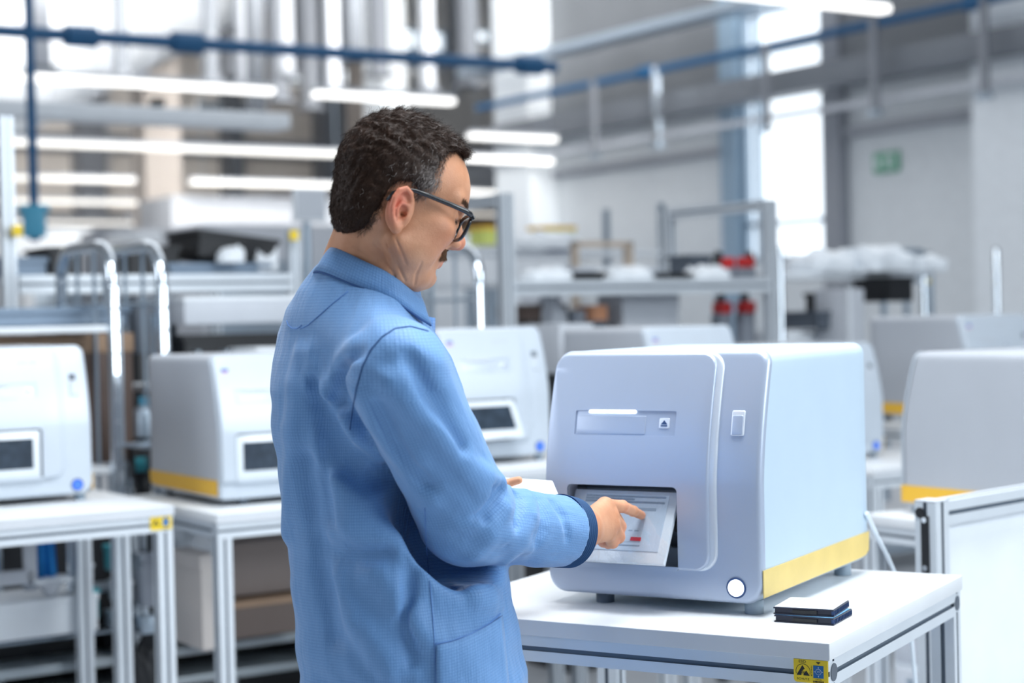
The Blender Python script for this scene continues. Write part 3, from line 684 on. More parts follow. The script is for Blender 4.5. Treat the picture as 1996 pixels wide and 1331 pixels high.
tB = make_table('white table left of the person carrying the yellow banded machine', Bm(1.985, 4.588, 0), BROT, 0.80 * SW, 0.72 * SW, zs(0.870), right=False, mid=True, group=G)
tC = make_table('white table behind the sleeve carrying the machine with the tilted dark screen', Bm(2.86, 4.588, 0), BROT, 0.80 * SW, 0.72 * SW, zs(0.930), right=False, group=G)
tD = make_table('white table hidden behind the nearest machine', Bm(3.72, 4.60, 0), BROT, 0.76 * SW, 0.72 * SW, zs(0.917), right=False, group=G)
tE = make_table('white table glimpsed just right of the nearest machine', Bm(4.52, 4.50, 0), BROT, 0.72 * SW, 0.74 * SW, zs(0.833), right=False, group=G)
tF = make_table('white table carrying the badge machine at far right', Bm(5.30, 4.60, 0), BROT, 0.80 * SW, 0.72 * SW, zs(0.930), right=False, group=G)
tG = make_table('white table under the turned grey machine at the right edge', Bm(3.44, 2.72, 0), BROT, 0.76 * SW, 0.76 * SW, zs(0.845), right=False)
# slatted drawer unit under table G seen between machine and partition
e = empty('drawer_unit', Bm(3.49, 3.10, ZF), BROT, 'pale metal drawer unit under the turned machine beside the partition post', 'drawer unit')
mb = MB(); mb.b2((0, 0, 0.05), (0.42, 0.30, 0.68), bev=0.004); mb.obj('unit_body', 'white', e)
for i in range(3):
    mb = MB(); mb.b2((-0.008, 0.01, 0.10 + i * 0.19), (0.0, 0.29, 0.27 + i * 0.19), bev=0.003); d_ = mb.obj('drawer', 'lightgrey', e)
    mb = MB(); mb.b2((-0.02, 0.06, 0.235 + i * 0.19), (-0.006, 0.24, 0.25 + i * 0.19), bev=0.002); mb.obj('handle', 'steel', d_)

# partition at the right edge
pp = P(1816, 985, 3.55); ztp = P(1816, 977, 3.55)[2]
pa = math.radians(46 - 90 + 90)
e = empty('partition_screen', (pp[0], pp[1], 0), math.radians(44), 'aluminium framed partition with white infill panel at the lower right edge', 'partition')
mb = MB(); profile_bar(mb, (0, 0, 0.02), (0, 0, ztp), 0.05); po = mb.obj('post', ALU, e)
mb = MB(); mb.box((0, 0, ztp + 0.002), (0.051, 0.051, 0.004), bev=0.001); mb.obj('end_cap', 'lightgrey', po)
mb = MB(); mb.b2((-0.0285, 0.0 - 0.009, ztp - 0.145), (-0.0245, 0.009, ztp - 0.028)); mb.obj('hinge_slot', 'black', po)
mb = MB()
for zz in (ztp - 0.036, ztp - 0.135): mb.cyl((-0.031, 0, zz), (-0.028, 0, zz), 0.006, 10)
mb.obj('screw', 'chrome', po)
mb = MB(); mb.cyl((-0.027, 0.012, ztp - 0.022), (-0.0245, 0.012, ztp - 0.022), 0.011, 16); mb.obj('hole_cover', 'black', po)
mb = MB(); profile_bar(mb, (0.025, 0, ztp - 0.025), (1.3, 0, ztp - 0.025), 0.05); mb.obj('top_rail', ALU, e)
mb = MB(); mb.b2((0.025, -0.004, 0.05), (1.3, 0.004, ztp - 0.05)); pn = mb.obj('infill_panel', 'white', e)
mb = MB(); mb.cyl((0.035, -0.012, ztp - 0.072), (0.035, 0.0, ztp - 0.072), 0.009, 12); mb.obj('panel_clip', 'steel', pn)
mb = MB(); profile_bar(mb, (1.32, 0, 0.02), (1.32, 0, ztp), 0.05); mb.obj('post', ALU, e)

# sample trays on the near table
def tray(label, loc, rz, tint):
    e = empty('sample_tray', loc, rz, label, 'tray')
    W_, D_, h = 0.098, 0.098, 0.0112
    mb = MB(); mb.b2((-W_ / 2, -D_ / 2, 0.0), (W_ / 2, D_ / 2, 0.0018)); mb.b2((-W_ / 2 + .002, -D_ / 2 + .002, 0.0018), (W_ / 2 - .004, D_ / 2 - .002, h - 0.002)); mb.b2((-W_ / 2, -D_ / 2, h - 0.0022), (W_ / 2, D_ / 2, h))
    b = mb.obj('tray_body', 'tray_black', e)
    mb = MB()
    for i in range(13): mb.b2((W_ / 2 - 0.005, -D_ / 2 + 0.002 + i * 0.0079, 0.0016), (W_ / 2 + 0.0005, -D_ / 2 + 0.0035 + i * 0.0079, h - 0.002))
    mb.obj('tray_rib', 'navy', e)['kind'] = 'stuff'
    mb = MB(); mb.b2((-0.018, -D_ / 2 - 0.0008, 0.0028), (0.022, -D_ / 2 + 0.001, h - 0.003)); mb.obj('front_notch', 'black', e)
    mb = MB(); mb.b2((-W_ / 2 + 0.0015, -D_ / 2 + 0.0015, h), (W_ / 2 - 0.0015, D_ / 2 - 0.0015, h + 0.0009), bev=0.0003); lid = mb.obj('tray_lid', tint, e)
    mb = MB()
    for i in range(8):
        for j in range(8): mb.b2((-0.043 + i * 0.011, -0.040 + j * 0.0105, h + 0.0008), (-0.0335 + i * 0.011, -0.0315 + j * 0.0105, h + 0.0012))
    mb.obj('cell_pattern', mat('cell_tint', (0.55, 0.66, 0.78), 0.25), lid)
    return e
ct = sw(CAM + (lambda r: r * (0.9 - 1.42) / r[2])(ray(1583, 1206)))
c1 = (ct[0] + 0.002, ct[1], ZT + 0.0003)
tray('lower of two stacked black sample trays on the near table', c1, math.radians(-28), mat('lid_blue', (0.25, 0.55, 0.85), 0.2))
tray('upper of two stacked black sample trays, pale patterned lid on top', (c1[0] - 0.002, c1[1] + 0.004, c1[2] + 0.0125), math.radians(-25), 'paper')

# ================================================================== trolleys with galvanised uprights
def trolley(label, u0, u1, v0, v1, ztop, shelves=(0.93, 1.42), rail=True, frames=(0, 1), back=False, rz=0.16):
    o = Bm(u0, v0, ZF); e = empty('roll_trolley', o, BROT, label, 'trolley')
    W_, D_ = (u1 - u0) * SW, (v1 - v0) * SW; H = zs(ztop)
    r = 0.12
    def side(x):
        y0, y1 = 0.0, D_
        pts = [(x, y0, 0.12), (x, y0, H - r)] + [(x, y0 + r - r * math.cos(a), H - r + r * math.sin(a)) for a in np.linspace(0.15, math.pi / 2, 7)] + [(x, y1 - r, H)] + [(x, y1 - r + r * math.sin(a), H - r + r * math.cos(a)) for a in np.linspace(0.15, math.pi / 2, 7)] + [(x, y1, 0.12)]
        mb = MB(); mb.tube(pts, 0.022, 12); s_ = mb.obj('side_frame', 'chrome', e)
        mb = MB()
        for i in range(1, 3):
            y = y0 + (y1 - y0) * i / 3; mb.tube([(x, y, 0.15), (x, y, H)], 0.007, 8)
        for z in (H * 0.25, H * 0.55, H - 0.2): mb.tube([(x, y0, z), (x, y1, z)], 0.008, 8)
        mb.obj('side_bar', 'steel', s_)
        mb = MB(); mb.b2((x - 0.017, y0 - 0.026, 0.15), (x + 0.017, y0 - 0.006, H - 0.14), bev=0.003); ap = mb.obj('slotted_upright', 'chrome', s_)
        z = 0.95
        while z < H - 0.18:
            mb = MB(); mb.cyl((x, y0 - 0.0275, z), (x, y0 - 0.02, z), 0.007, 8); z += 0.075; mb.obj('slot', 'midgrey', ap)
    if 0 in frames: side(0)
    if 1 in frames: side(W_)
    for z_ in shelves:
        z = zs(z_); mb = MB(); mb.b2((0.02, 0.0, z - 0.022), (W_ - 0.02, D_, z), bev=0.003); mb.obj('shelf', 'white', e)
    mb = MB(); mb.b2((0, 0, 0.12), (W_, D_, 0.17), bev=0.004); mb.obj('base', 'steel', e)
    for x in (0.06, W_ - 0.06):
        for y in (0.06, D_ - 0.06):
            mb = MB(); mb.cyl((x - 0.015, y, 0.055), (x + 0.015, y, 0.055), 0.055, 18); mb.b2((x - 0.02, y - 0.02, 0.05), (x + 0.02, y + 0.02, 0.13)); mb.obj('castor', 'rubber', e)
    if rail:
        mb = MB(); mb.b2((0.0, -0.03, zs(1.54)), (W_, 0.02, zs(1.592)), bev=0.004); mb.obj('front_rail', 'alu', e)
    if back:
        mb = MB(); y = D_; r = 0.12
        pts = [(0.0, y, 0.15), (0.0, y, H + rz - r)] + [(r - r * math.cos(a), y, H + rz - r + r * math.sin(a)) for a in np.linspace(0.15, math.pi / 2, 7)] + [(W_ - r + r * math.sin(a), y, H + rz - r + r * math.cos(a)) for a in np.linspace(0, math.pi / 2, 7)] + [(W_, y, 0.15)]
        mb.tube(pts, 0.016, 10); bf = mb.obj('back_frame', 'chrome', e)
        mb = MB()
        for i in range(1, 7): mb.tube([(W_ * i / 7, y, 0.15), (W_ * i / 7, y, H + rz)], 0.009, 8)
        for z in (0.6, 1.0, H - 0.12 + rz): mb.tube([(0, y, z), (W_, y, z)], 0.008, 8)
        mb.obj('back_bar', 'steel', bf)
    return e
trolley('shiny steel roll trolley at far left behind the white front machine', 1.0, 2.11, 5.72, 6.25, 1.70, shelves=(0.93, 1.42), rail=False)
trolley('shiny steel roll trolley just left of the yellow banded machine', 2.29, 3.02, 5.72, 6.25, 1.70, shelves=(0.80, 1.20), rail=False, frames=(0,))
trolley('shiny steel roll trolley seen in front of the face', 3.05, 3.66, 5.80, 6.35, 1.70, shelves=(0.80,), rail=False, frames=(1,))
e = empty('roll_trolley', Bm(6.258, 6.9, ZF), BROT, 'steel roll trolley at right behind, white plastic bags heaped on it', 'trolley')
W_ = (7.96 - 6.258) * SW; H = zs(1.76)
for x, hh in ((0.0, H), (W_ * 0.64, zs(1.62)), (W_, H)):
    for y in (0.0, 0.5):
        mb = MB(); mb.tube([(x, y, 0.1), (x, y, hh - 0.02), (x, y, hh)], [0.02, 0.02, 0.014], 12); mb.obj('upright', 'chrome', e)
for z in (zs(0.95), zs(1.618)):
    mb = MB(); mb.b2((0.0, 0.0, z - 0.035), (W_ * 0.68, 0.5, z), bev=0.004); mb.obj('shelf', 'white', e)
mb = MB(); r = 0.11; x0, x1 = W_ * 0.62, W_
mb.tube([(x0, 0.5, H - 0.01), (x1 - r, 0.5, H)] + [(x1 - r + r * math.sin(a), 0.5, H - r + r * math.cos(a)) for a in np.linspace(0.15, math.pi / 2, 7)] + [(x1, 0.5, 0.1)], 0.022, 10); mb.obj('end_hoop', 'steel', e)
for x in (x0 + (x1 - x0) * 0.38, x0 + (x1 - x0) * 0.68):
    mb = MB(); mb.tube([(x, 0.5, 0.3), (x, 0.5, H)], 0.019, 8); mb.obj('end_bar', 'steel', e)
for z in (H - 0.17, 0.7):
    mb = MB(); mb.tube([(x0, 0.5, z), (x1, 0.5, z)], 0.016, 8); mb.obj('end_bar', 'steel', e)
mb = MB(); mb.b2((x1 - 0.05, 0.485, H - 0.19), (x1 - 0.015, 0.495, H - 0.15)); mb.obj('yellow_tag_plate', 'yellow_sticker', e)
mb = MB(); mb.b2((0, 0, 0.09), (W_, 0.5, 0.13)); mb.obj('base', 'steel', e)
for x in (0.06, W_ - 0.06):
    for y in (0.06, 0.44):
        mb = MB(); mb.cyl((x - 0.015, y, 0.045), (x + 0.015, y, 0.045), 0.045, 16); mb.b2((x - 0.02, y - 0.02, 0.05), (x + 0.02, y + 0.02, 0.1)); mb.obj('castor', 'rubber', e)

# ================================================================== benches with uprights behind
def bench(label, u0, u1, v0, v1, zt, shelf, posts, low=0.95, topbars=()):
    e = empty('packing_bench', Bm(u0, v0, ZF), BROT, label, 'bench'); W_ = (u1 - u0) * SW; D_ = (v1 - v0) * SW
    for (x, y, zt_) in posts:
        mb = MB(); profile_bar(mb, (x * W_, y * D_, 0.0), (x * W_, y * D_, zs(zt_)), 0.06 if W_ > 1.4 else 0.046); mb.obj('upright', ALU, e)
    mb = MB(); profile_bar(mb, (0.03, 0, zs(shelf) - 0.035), (W_ - 0.03, 0, zs(shelf) - 0.035), 0.07); mb.obj('shelf_rail', ALU, e)
    mb = MB(); mb.b2((0.03, 0, zs(shelf) - 0.02), (W_ - 0.03, D_, zs(shelf))); mb.obj('upper_shelf', 'white', e)
    mb = MB(); mb.b2((0, 0, zs(low) - 0.03), (W_, D_, zs(low))); mb.obj('worktop', 'white', e)
    for (a, b) in topbars:
        mb = MB(); profile_bar(mb, (a[0] * W_, a[1] * D_, zs(a[2])), (b[0] * W_, b[1] * D_, zs(b[2])), 0.05); mb.obj('top_bar', ALU, e)
    return e
bench('aluminium packing bench with tall posts and loaded upper shelf behind the near machine', 4.37, 6.0, 6.69, 7.52, 1.99, 1.585, [(0, 0, 1.99), (1, 0, 1.99), (0, 1, 1.99), (1, 1, 1.99)], topbars=(((1, 0, 1.965), (1, 1, 1.965)), ((0, 0, 1.965), (0, 1, 1.965))))
bench('aluminium packing bench at far left with one very tall post', 2.07, 3.31, 6.75, 7.6, 1.7, 1.625, [(0.0, 0.0, 2.25), (0.10, 0.5, 2.1), (1.0, 0, 1.81), (0.0, 1, 1.9), (1.0, 1, 1.75)])

# ================================================================== small things: helper
def thing(name, label, cat, px, py, d, group=None, z=None, rz=BROT):
    p = P(px, py, d)
    return empty(name, (p[0], p[1], p[2] if z is None else z), rz, label, cat, group)
def crate(label, px, py, d, w, dp, h, m, name='crate', cat='crate', rim=True, group=None, rz=BROT, z=None, tilt=0.0):
    e = thing(name, label, cat, px, py, d, group, z=z, rz=rz)
    if tilt: e.rotation_euler = (0, tilt, rz)
    mb = MB(); t = 0.006
    mb.b2((-w / 2, -dp / 2, 0), (w / 2, dp / 2, t)); mb.b2((-w / 2, -dp / 2, 0), (w / 2, -dp / 2 + t, h)); mb.b2((-w / 2, dp / 2 - t, 0), (w / 2, dp / 2, h)); mb.b2((-w / 2, -dp / 2, 0), (-w / 2 + t, dp / 2, h)); mb.b2((w / 2 - t, -dp / 2, 0), (w / 2, dp / 2, h))
    mb.obj('crate_body', m, e)
    if rim:
        mb = MB()
        for (a, b) in (((-w / 2 - .01, -dp / 2 - .01), (w / 2 + .01, -dp / 2)), ((-w / 2 - .01, dp / 2), (w / 2 + .01, dp / 2 + .01)), ((-w / 2 - .01, -dp / 2), (-w / 2, dp / 2)), ((w / 2, -dp / 2), (w / 2 + .01, dp / 2))): mb.b2((a[0], a[1], h - 0.02), (b[0], b[1], h))
        mb.obj('rim', m, e)
    return e
def carton(label, px, py, d, w, dp, h, m, name='carton', cat='box', group=None, rz=BROT, z=None, lid='lightgrey'):
    e = thing(name, label, cat, px, py, d, group, z=z, rz=rz)
    mb = MB(); mb.b2((-w / 2, -dp / 2, 0), (w / 2, dp / 2, h), bev=min(0.006, h / 5)); mb.obj('box_body', m, e)
    mb = MB(); mb.b2((-w / 2 - 0.003, -dp / 2 - 0.003, h * 0.86), (w / 2 + 0.003, dp / 2 + 0.003, h + 0.003), bev=0.002); mb.obj('lid', lid or m, e)
    return e
def bagpile(name, label, px, py, d, w, dp, h, m='bag', seed=1, rz=BROT, cat='bag', z=None, fx=1.0):
    e = None; r = random.Random(seed); p = P(px, py, d)
    bm = bmesh.new(); bmesh.ops.create_icosphere(bm, subdivisions=5, radius=1)
    ph = [r.uniform(0, 6) for _ in range(8)]
    for v in bm.verts:
        a = v.co.copy(); n = 0.10 * math.sin(5 * a.x * fx + ph[0] + 2 * a.y) + 0.08 * math.sin(9 * a.y + ph[1]) * math.cos(7 * a.x * fx + ph[2]) + 0.05 * math.sin(17 * a.x + 11 * a.z + ph[3])
        q = [math.copysign(abs(c) ** 0.7, c) for c in a]
        v.co = Vector((q[0] * w / 2 * (1 + n * 0.5), q[1] * dp / 2 * (1 + n * 0.5), (max(q[2], -0.25) + 0.25) / 1.25 * h * (1 + n * 2)))
    mb = MB(); mb.bm.free(); mb.bm = bm
    o = mb.obj(name, m, sharp=180); o.location = (p[0], p[1], p[2] if z is None else z); o.rotation_euler = (0, 0, rz)
    return tag(o, label, cat)
def bottle(label, px, py, d, r, h, m, cap, z=None, name='bottle'):
    e = thing(name, label, 'bottle', px, py, d, z=z)
    mb = MB(); mb.tube([(0, 0, 0), (0, 0, 0.004), (0, 0, h * 0.62), (0, 0, h * 0.74), (0, 0, h * 0.82)], [r * 0.92, r, r, r * 0.8, r * 0.4], 20); mb.obj('bottle_body', m, e)
    mb = MB(); mb.cyl((0, 0, h * 0.8), (0, 0, h), r * 0.5, 16); mb.obj('cap', cap, e)
    return e
ZS1 = zs(1.585)     # upper shelf of the right bench
# on the right bench shelf
bagpile('paper_wad', 'white crumpled paper at the left end of the bench shelf', 1062, 548, 8.05, 0.24, 0.2, 0.055, 'paper', 1, z=ZS1, cat='paper')
bagpile('paper_wad', 'white crumpled paper in the middle of the bench shelf', 1215, 548, 8.25, 0.26, 0.2, 0.06, 'paper', 2, z=ZS1, cat='paper')
bagpile('paper_wad', 'white crumpled paper at the right end of the bench shelf', 1375, 548, 8.5, 0.22, 0.2, 0.055, 'paper', 3, z=ZS1, cat='paper')
crate('flat black tray between the paper wads on the bench shelf', 1140, 548, 8.1, 0.13, 0.12, 0.04, 'black', 'parts_tray', 'tray', z=ZS1)
crate('small black tray right of the middle on the bench shelf', 1312, 548, 8.4, 0.11, 0.12, 0.035, 'black', 'parts_tray', 'tray', z=ZS1)
crate('shallow grey tray resting behind the papers on the bench shelf', 1180, 530, 8.5, 0.5, 0.2, 0.07, 'lightgrey', 'parts_tray', 'tray', z=ZS1)
crate('black tray at the back right of the bench shelf', 1345, 520, 8.75, 0.14, 0.16, 0.13, 'darkgrey', 'parts_tray', 'tray', z=ZS1)
for i, (px, lab) in enumerate(((1412, 'left'), (1450, 'right'))):
    e = thing('red_clamp', lab + ' of two red and black clamps at the right end of the bench shelf', 'clamp', px, 520, 8.75, z=ZS1)
    mb = MB(); mb.b2((-0.05, -0.04, 0), (0.05, 0.04, 0.06), bev=0.006); mb.obj('clamp_base', 'midgrey', e)
    mb = MB(); mb.b2((-0.035, -0.045, 0.06), (0.035, 0.02, 0.115), bev=0.008); mb.obj('clamp_jaw', 'red', e)
    mb = MB(); mb.cyl((-0.06 if i == 0 else 0.06, 0, 0.08), (-0.03 if i == 0 else 0.03, 0, 0.14), 0.02); mb.obj('clamp_handle', 'black', e)
# on the worktop beyond, seen above the shelf
e = thing('cardboard_frame', 'pale cardboard frame standing behind the bench shelf', 'cardboard frame', 1178, 520, 9.3, z=zs(0.97))
mb = MB()
zt_ = P(1178, 470, 9.3)[2] - zs(0.97)
mb.b2((-0.19, 0, 0), (-0.165, 0.05, zt_)); mb.b2((0.165, 0, 0), (0.2, 0.05, zt_)); mb.b2((-0.19, 0, zt_ - 0.03), (0.2, 0.05, zt_)); mb.obj('frame_board', mat('pale_card', (0.55, 0.46, 0.38), 0.8), e)
for px, w, lab in ((950, 0.11, 'lime green box on far shelf just left of the bench post'), (1078, 0.22, 'lime green box on far shelf just right of the bench post')):
    e = thing('lime_box', lab, 'box', px, 600, 12.0, z=0)
    zt_ = P(px, 443, 12.0)[2]; zb = P(px, 478, 12.0)[2]
    e.location.z = zb
    mb = MB(); mb.b2((-w / 2 - 0.02, -0.1, 0), (w / 2 + 0.02, 0.1, zt_ - zb), bev=0.01); mb.obj('box_body', 'lime', e)
    mb = MB(); mb.b2((-w / 2 - 0.03, -0.11, zt_ - zb - 0.02), (w / 2 + 0.03, 0.11, zt_ - zb + 0.005), bev=0.004); mb.obj('lid', 'yellow', e)
e = thing('blue_crate', 'dark blue crate in front of the right lime box', 'crate', 1088, 490, 11.7)
mb = MB(); mb.b2((-0.09, -0.08, 0), (0.07, 0.08, 0.06), bev=0.006); mb.obj('crate_body', 'navy', e); mb = MB(); mb.b2((-0.10, -0.09, 0.05), (0.08, 0.09, 0.065), bev=0.003); mb.obj('rim', 'sticker_blue', e)
e = empty('storage_rack', tuple(P(1020, 600, 12.0) * np.array([1, 1, 0])), BROT, 'far storage rack carrying the lime boxes', 'rack')
for z in (0.5, 1.1, P(1040, 490, 11.9)[2]):
    mb = MB(); mb.b2((-1.0, -0.35, z - 0.03), (1.0, 0.35, z - 0.001)); mb.obj('shelf', 'white', e)
for x in (-0.98, 0.98):
    for y in (-0.33, 0.33): mb = MB(); mb.b2((x - 0.02, y - 0.02, 0), (x + 0.02, y + 0.02, 2.2)); mb.obj('upright', 'steel', e)
bagpile('plastic_sheet', 'pale sheet bundle lying on the far storage rack', 1060, 500, 11.6, 0.55, 0.3, 0.10, 'paper', 7, z=P(1040, 490, 11.9)[2] - 0.02 + 0.02, cat='bag')
# below the right bench shelf, on its worktop
ZW = zs(0.95)
def on(z_, px, d): return P(px, 600, d)
carton('black carton with open front under the bench shelf at left', 1038, 640, 8.3, 0.24, 0.25, 0.50, 'black', z=ZW, lid='brown')
bagpile('foil_bundle', 'silvery pink foil bundle under the bench shelf', 1078, 640, 8.2, 0.17, 0.15, 0.50, 'lightgrey', 11, z=ZW, cat='bag')
carton('narrow orange labelled dark box under the bench shelf', 1154, 640, 8.2, 0.075, 0.14, 0.49, 'darkgrey', z=ZW, lid='orange')
carton('wide pale grey panel box under the bench shelf', 1245, 640, 8.4, 0.34, 0.20, 0.54, 'lightgrey', z=ZW, lid='lightgrey')
carton('slim green and white box left of the orange labelled box', 1122, 640, 8.2, 0.06, 0.1, 0.47, 'white', z=ZW, lid='midgrey')
for i, (px, lab) in enumerate(((1405, 'left'), (1452, 'right'))):
    e = thing('red_clamp', lab + ' of two red clamps below the bench shelf at its right end', 'clamp', px, 600, 8.7, z=ZW)
    mb = MB(); mb.b2((-0.035, -0.04, 0), (0.035, 0.04, 0.44), bev=0.006); mb.obj('clamp_base', 'midgrey', e)
    mb = MB(); mb.b2((-0.035, -0.05, 0.44), (0.035, 0.03, 0.50), bev=0.008); mb.obj('clamp_jaw', 'red', e)
    mb = MB(); mb.cyl((0, 0, 0.49), (0, 0, 0.54), 0.02); mb.obj('clamp_handle', 'black', e)
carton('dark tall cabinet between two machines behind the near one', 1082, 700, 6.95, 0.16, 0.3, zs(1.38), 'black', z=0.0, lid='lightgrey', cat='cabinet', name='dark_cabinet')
# on the right trolley
ZB = zs(1.618)
bagpile('plastic_bag', 'white plastic bag at the left of the heap on the right trolley', 1598, 520, 9.15, 0.34, 0.34, 0.10, 'bag', 21, z=ZB)
bagpile('plastic_bag', 'largest white plastic bag in the middle of the trolley heap', 1695, 520, 9.3, 0.44, 0.4, 0.125, 'bag', 22, z=ZB)
bagpile('plastic_bag', 'white plastic bag at the right of the heap on the trolley', 1778, 520, 9.5, 0.30, 0.34, 0.085, 'bag', 23, z=ZB)
crate('black crate on the trolley, right one with a round cutout', 1722, 588, 9.2, 0.185, 0.25, 0.13, 'black', 'crate', 'crate')
crate('black crate on the trolley, left one', 1624, 607, 9.0, 0.15, 0.25, 0.10, 'black', 'crate', 'crate')
crate('low dark crate behind the lower edge of the trolley', 1590, 640, 8.95, 0.22, 0.25, 0.09, 'darkgrey', 'crate', 'crate')
e = thing('trolley_panel', 'grey upright panel leaning beside the black crates', 'panel', 1672, 700, 8.75, z=0.0)
mb = MB(); mb.b2((-0.055, 0, 0), (0.055, 0.25, 1.52), bev=0.006); mb.obj('panel_board', 'lightgrey', e); mb = MB(); mb.b2((-0.059, -0.004, 0), (-0.045, 0.01, 1.525)); mb.obj('edge_strip', 'white', e)
e = thing('white_carton', 'pale carton on the lower trolley shelf beside the dark crate', 'box', 1562, 700, 8.9, z=0.0)
mb = MB(); mb.b2((-0.08, 0, 0), (0.12, 0.3, 1.30), bev=0.01); mb.obj('box_body', 'lightgrey', e); mb = MB(); mb.b2((-0.105, -0.005, 1.25), (0.125, 0.305, 1.31), bev=0.004); mb.obj('lid', 'white', e)

# on and under the left bench
ZL = zs(1.625)
crate('long black crate with ribbed side on the left bench shelf', 430, 500, 7.45, 0.36, 0.34, 0.115, 'black', z=ZL + 0.062, tilt=0.12)
crate('flat blue grey tray below the black crate on the left bench', 400, 525, 7.4, 0.46, 0.34, 0.055, mat('slate_tray', (0.20, 0.27, 0.36), 0.5), 'parts_tray', 'tray', z=ZL)
bagpile('plastic_bag', 'white padded bag at the right end of the black crate', 505, 520, 7.45, 0.13, 0.2, 0.10, 'paper', 31, z=ZL + 0.02)
bagpile('plastic_bag', 'small white bag in front of the black crate', 450, 520, 7.2, 0.11, 0.1, 0.055, 'paper', 32, z=ZL + 0.055)
crate('black crate behind the first trolley hoop on the left bench', 105, 520, 7.0, 0.12, 0.3, 0.12, 'black', z=ZL)
crate('black crate between the two trolley hoops on the left bench', 275, 520, 7.3, 0.22, 0.3, 0.13, 'black', z=ZL)
crate('slate tray at far left on the bench', 30, 520, 6.95, 0.16, 0.3, 0.08, MATS['slate_tray'], 'parts_tray', 'tray', z=ZL)
for (px, py, d, lab) in ((30, 453, 6.9, 'yellow tag on the very tall bench post at far left'), (568, 461, 7.53, 'yellow tag on the bench post beside the collar')):
    e = thing('yellow_tag', lab, 'tag', px, py + 8, d - 0.42); mb = MB(); mb.b2((-0.02, -0.03, 0), (0.02, -0.022, 0.042), bev=0.002); mb.obj('tag_plate', 'yellow_sticker', e)
# lower: pale panel and boxes seen under the rail
carton('wide pale grey box under the rail of the second trolley', 450, 640, 6.55, 0.50, 0.3, 0.10, 'lightgrey', z=zs(1.415), lid='white')
crate('black bin under the pale grey box', 440, 690, 6.6, 0.46, 0.3, 0.10, 'black', z=zs(1.27))
for i in range(5):
    e = thing('metal_bracket', ['leftmost', 'second', 'third', 'fourth', 'rightmost'][i] + ' of five silvery metal brackets lying under the wide pale box', 'bracket', 362 + i * 27, 690, 6.35, 'metal brackets on the trolley shelf', z=zs(1.20))
    mb = MB(); mb.b2((-0.022, -0.03, 0), (0.022, 0.03, 0.015)); mb.b2((-0.02, -0.03, 0), (-0.008, 0.03, 0.09 + 0.02 * (i % 2))); mb.cyl((0, 0, 0.05), (0.03, 0, 0.08), 0.012); mb.obj('bracket_plate', 'steel' if i % 2 else 'lightgrey', e)
carton('white box on the trolley shelf beside the coat', 505, 700, 6.3, 0.13, 0.25, 0.115, 'white', z=zs(1.20), lid='white')
carton('black carton standing on the lower trolley shelf behind the yellow banded machine', 350, 760, 6.3, 0.10, 0.25, 0.36, 'black', z=zs(0.80), lid='darkgrey')
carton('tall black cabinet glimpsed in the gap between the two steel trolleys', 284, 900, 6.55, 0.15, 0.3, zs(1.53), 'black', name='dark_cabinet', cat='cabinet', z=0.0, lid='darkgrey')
# inside trolley one: slate tray on top shelf, brown box in it
crate('dark slate tray on the top shelf of the far left trolley', 40, 620, 6.0, 0.62, 0.42, 0.065, MATS['slate_tray'], 'parts_tray', 'tray', z=zs(1.42))
carton('large brown cardboard box inside the far left trolley', 70, 800, 5.95, 0.56, 0.40, 0.44, 'brown', z=zs(0.93), lid='cardboard')
bottle('blue capped bottle hanging between the two steel trolleys', 283, 850, 5.95, 0.038, 0.14, 'steel', 'skyblue', z=P(283, 852, 5.95)[2])
e = thing('power_tool', 'black and teal power tool hanging below the blue capped bottle', 'tool', 275, 935, 5.9)
mb = MB(); mb.b2((-0.035, -0.03, 0.0), (0.035, 0.03, 0.13), bev=0.012); mb.b2((-0.02, -0.025, -0.08), (0.03, 0.025, 0.01), bev=0.01); mb.obj('tool_body', 'black', e)
mb = MB(); mb.b2((-0.03, -0.034, 0.03), (0.01, -0.026, 0.08), bev=0.003); mb.obj('tool_grip', 'teal', e)
# shelf unit that carries bottle and tool
e = empty('wire_shelf', Bm(2.13, 5.60, ZF), BROT, 'narrow wire shelf between the two steel trolleys', 'shelf')
for z in (P(283, 852, 5.95)[2] - 0.004, P(275, 1010, 5.9)[2]):
    mb = MB(); mb.b2((0.0, -0.08, z - 0.008), (0.14, 0.16, z - 0.001)); mb.obj('shelf', 'steel', e)
mb = MB(); mb.b2((0.005, 0.14, 0), (0.02, 0.155, 1.45)); mb.b2((0.125, 0.14, 0), (0.14, 0.155, 1.45)); mb.obj('upright', 'steel', e)
# monitor by the collar post
e = thing('hanging_monitor', 'small white display panel on a post just left of the hair', 'monitor', 606, 432, 8.6)
mb = MB(); mb.b2((-0.09, 0, 0), (0.09, 0.03, 0.17), bev=0.006); mb.obj('monitor_back', 'white', e)
mb = MB(); mb.b2((-0.08, -0.003, 0.012), (0.08, 0.001, 0.158)); mb.obj('monitor_face', 'lightgrey', e)
mb = MB(); mb.cyl((0, 0.05, -P(606, 432, 8.6)[2]), (0, 0.05, 0.15), 0.02); mb.obj('monitor_pole', 'steel', e)

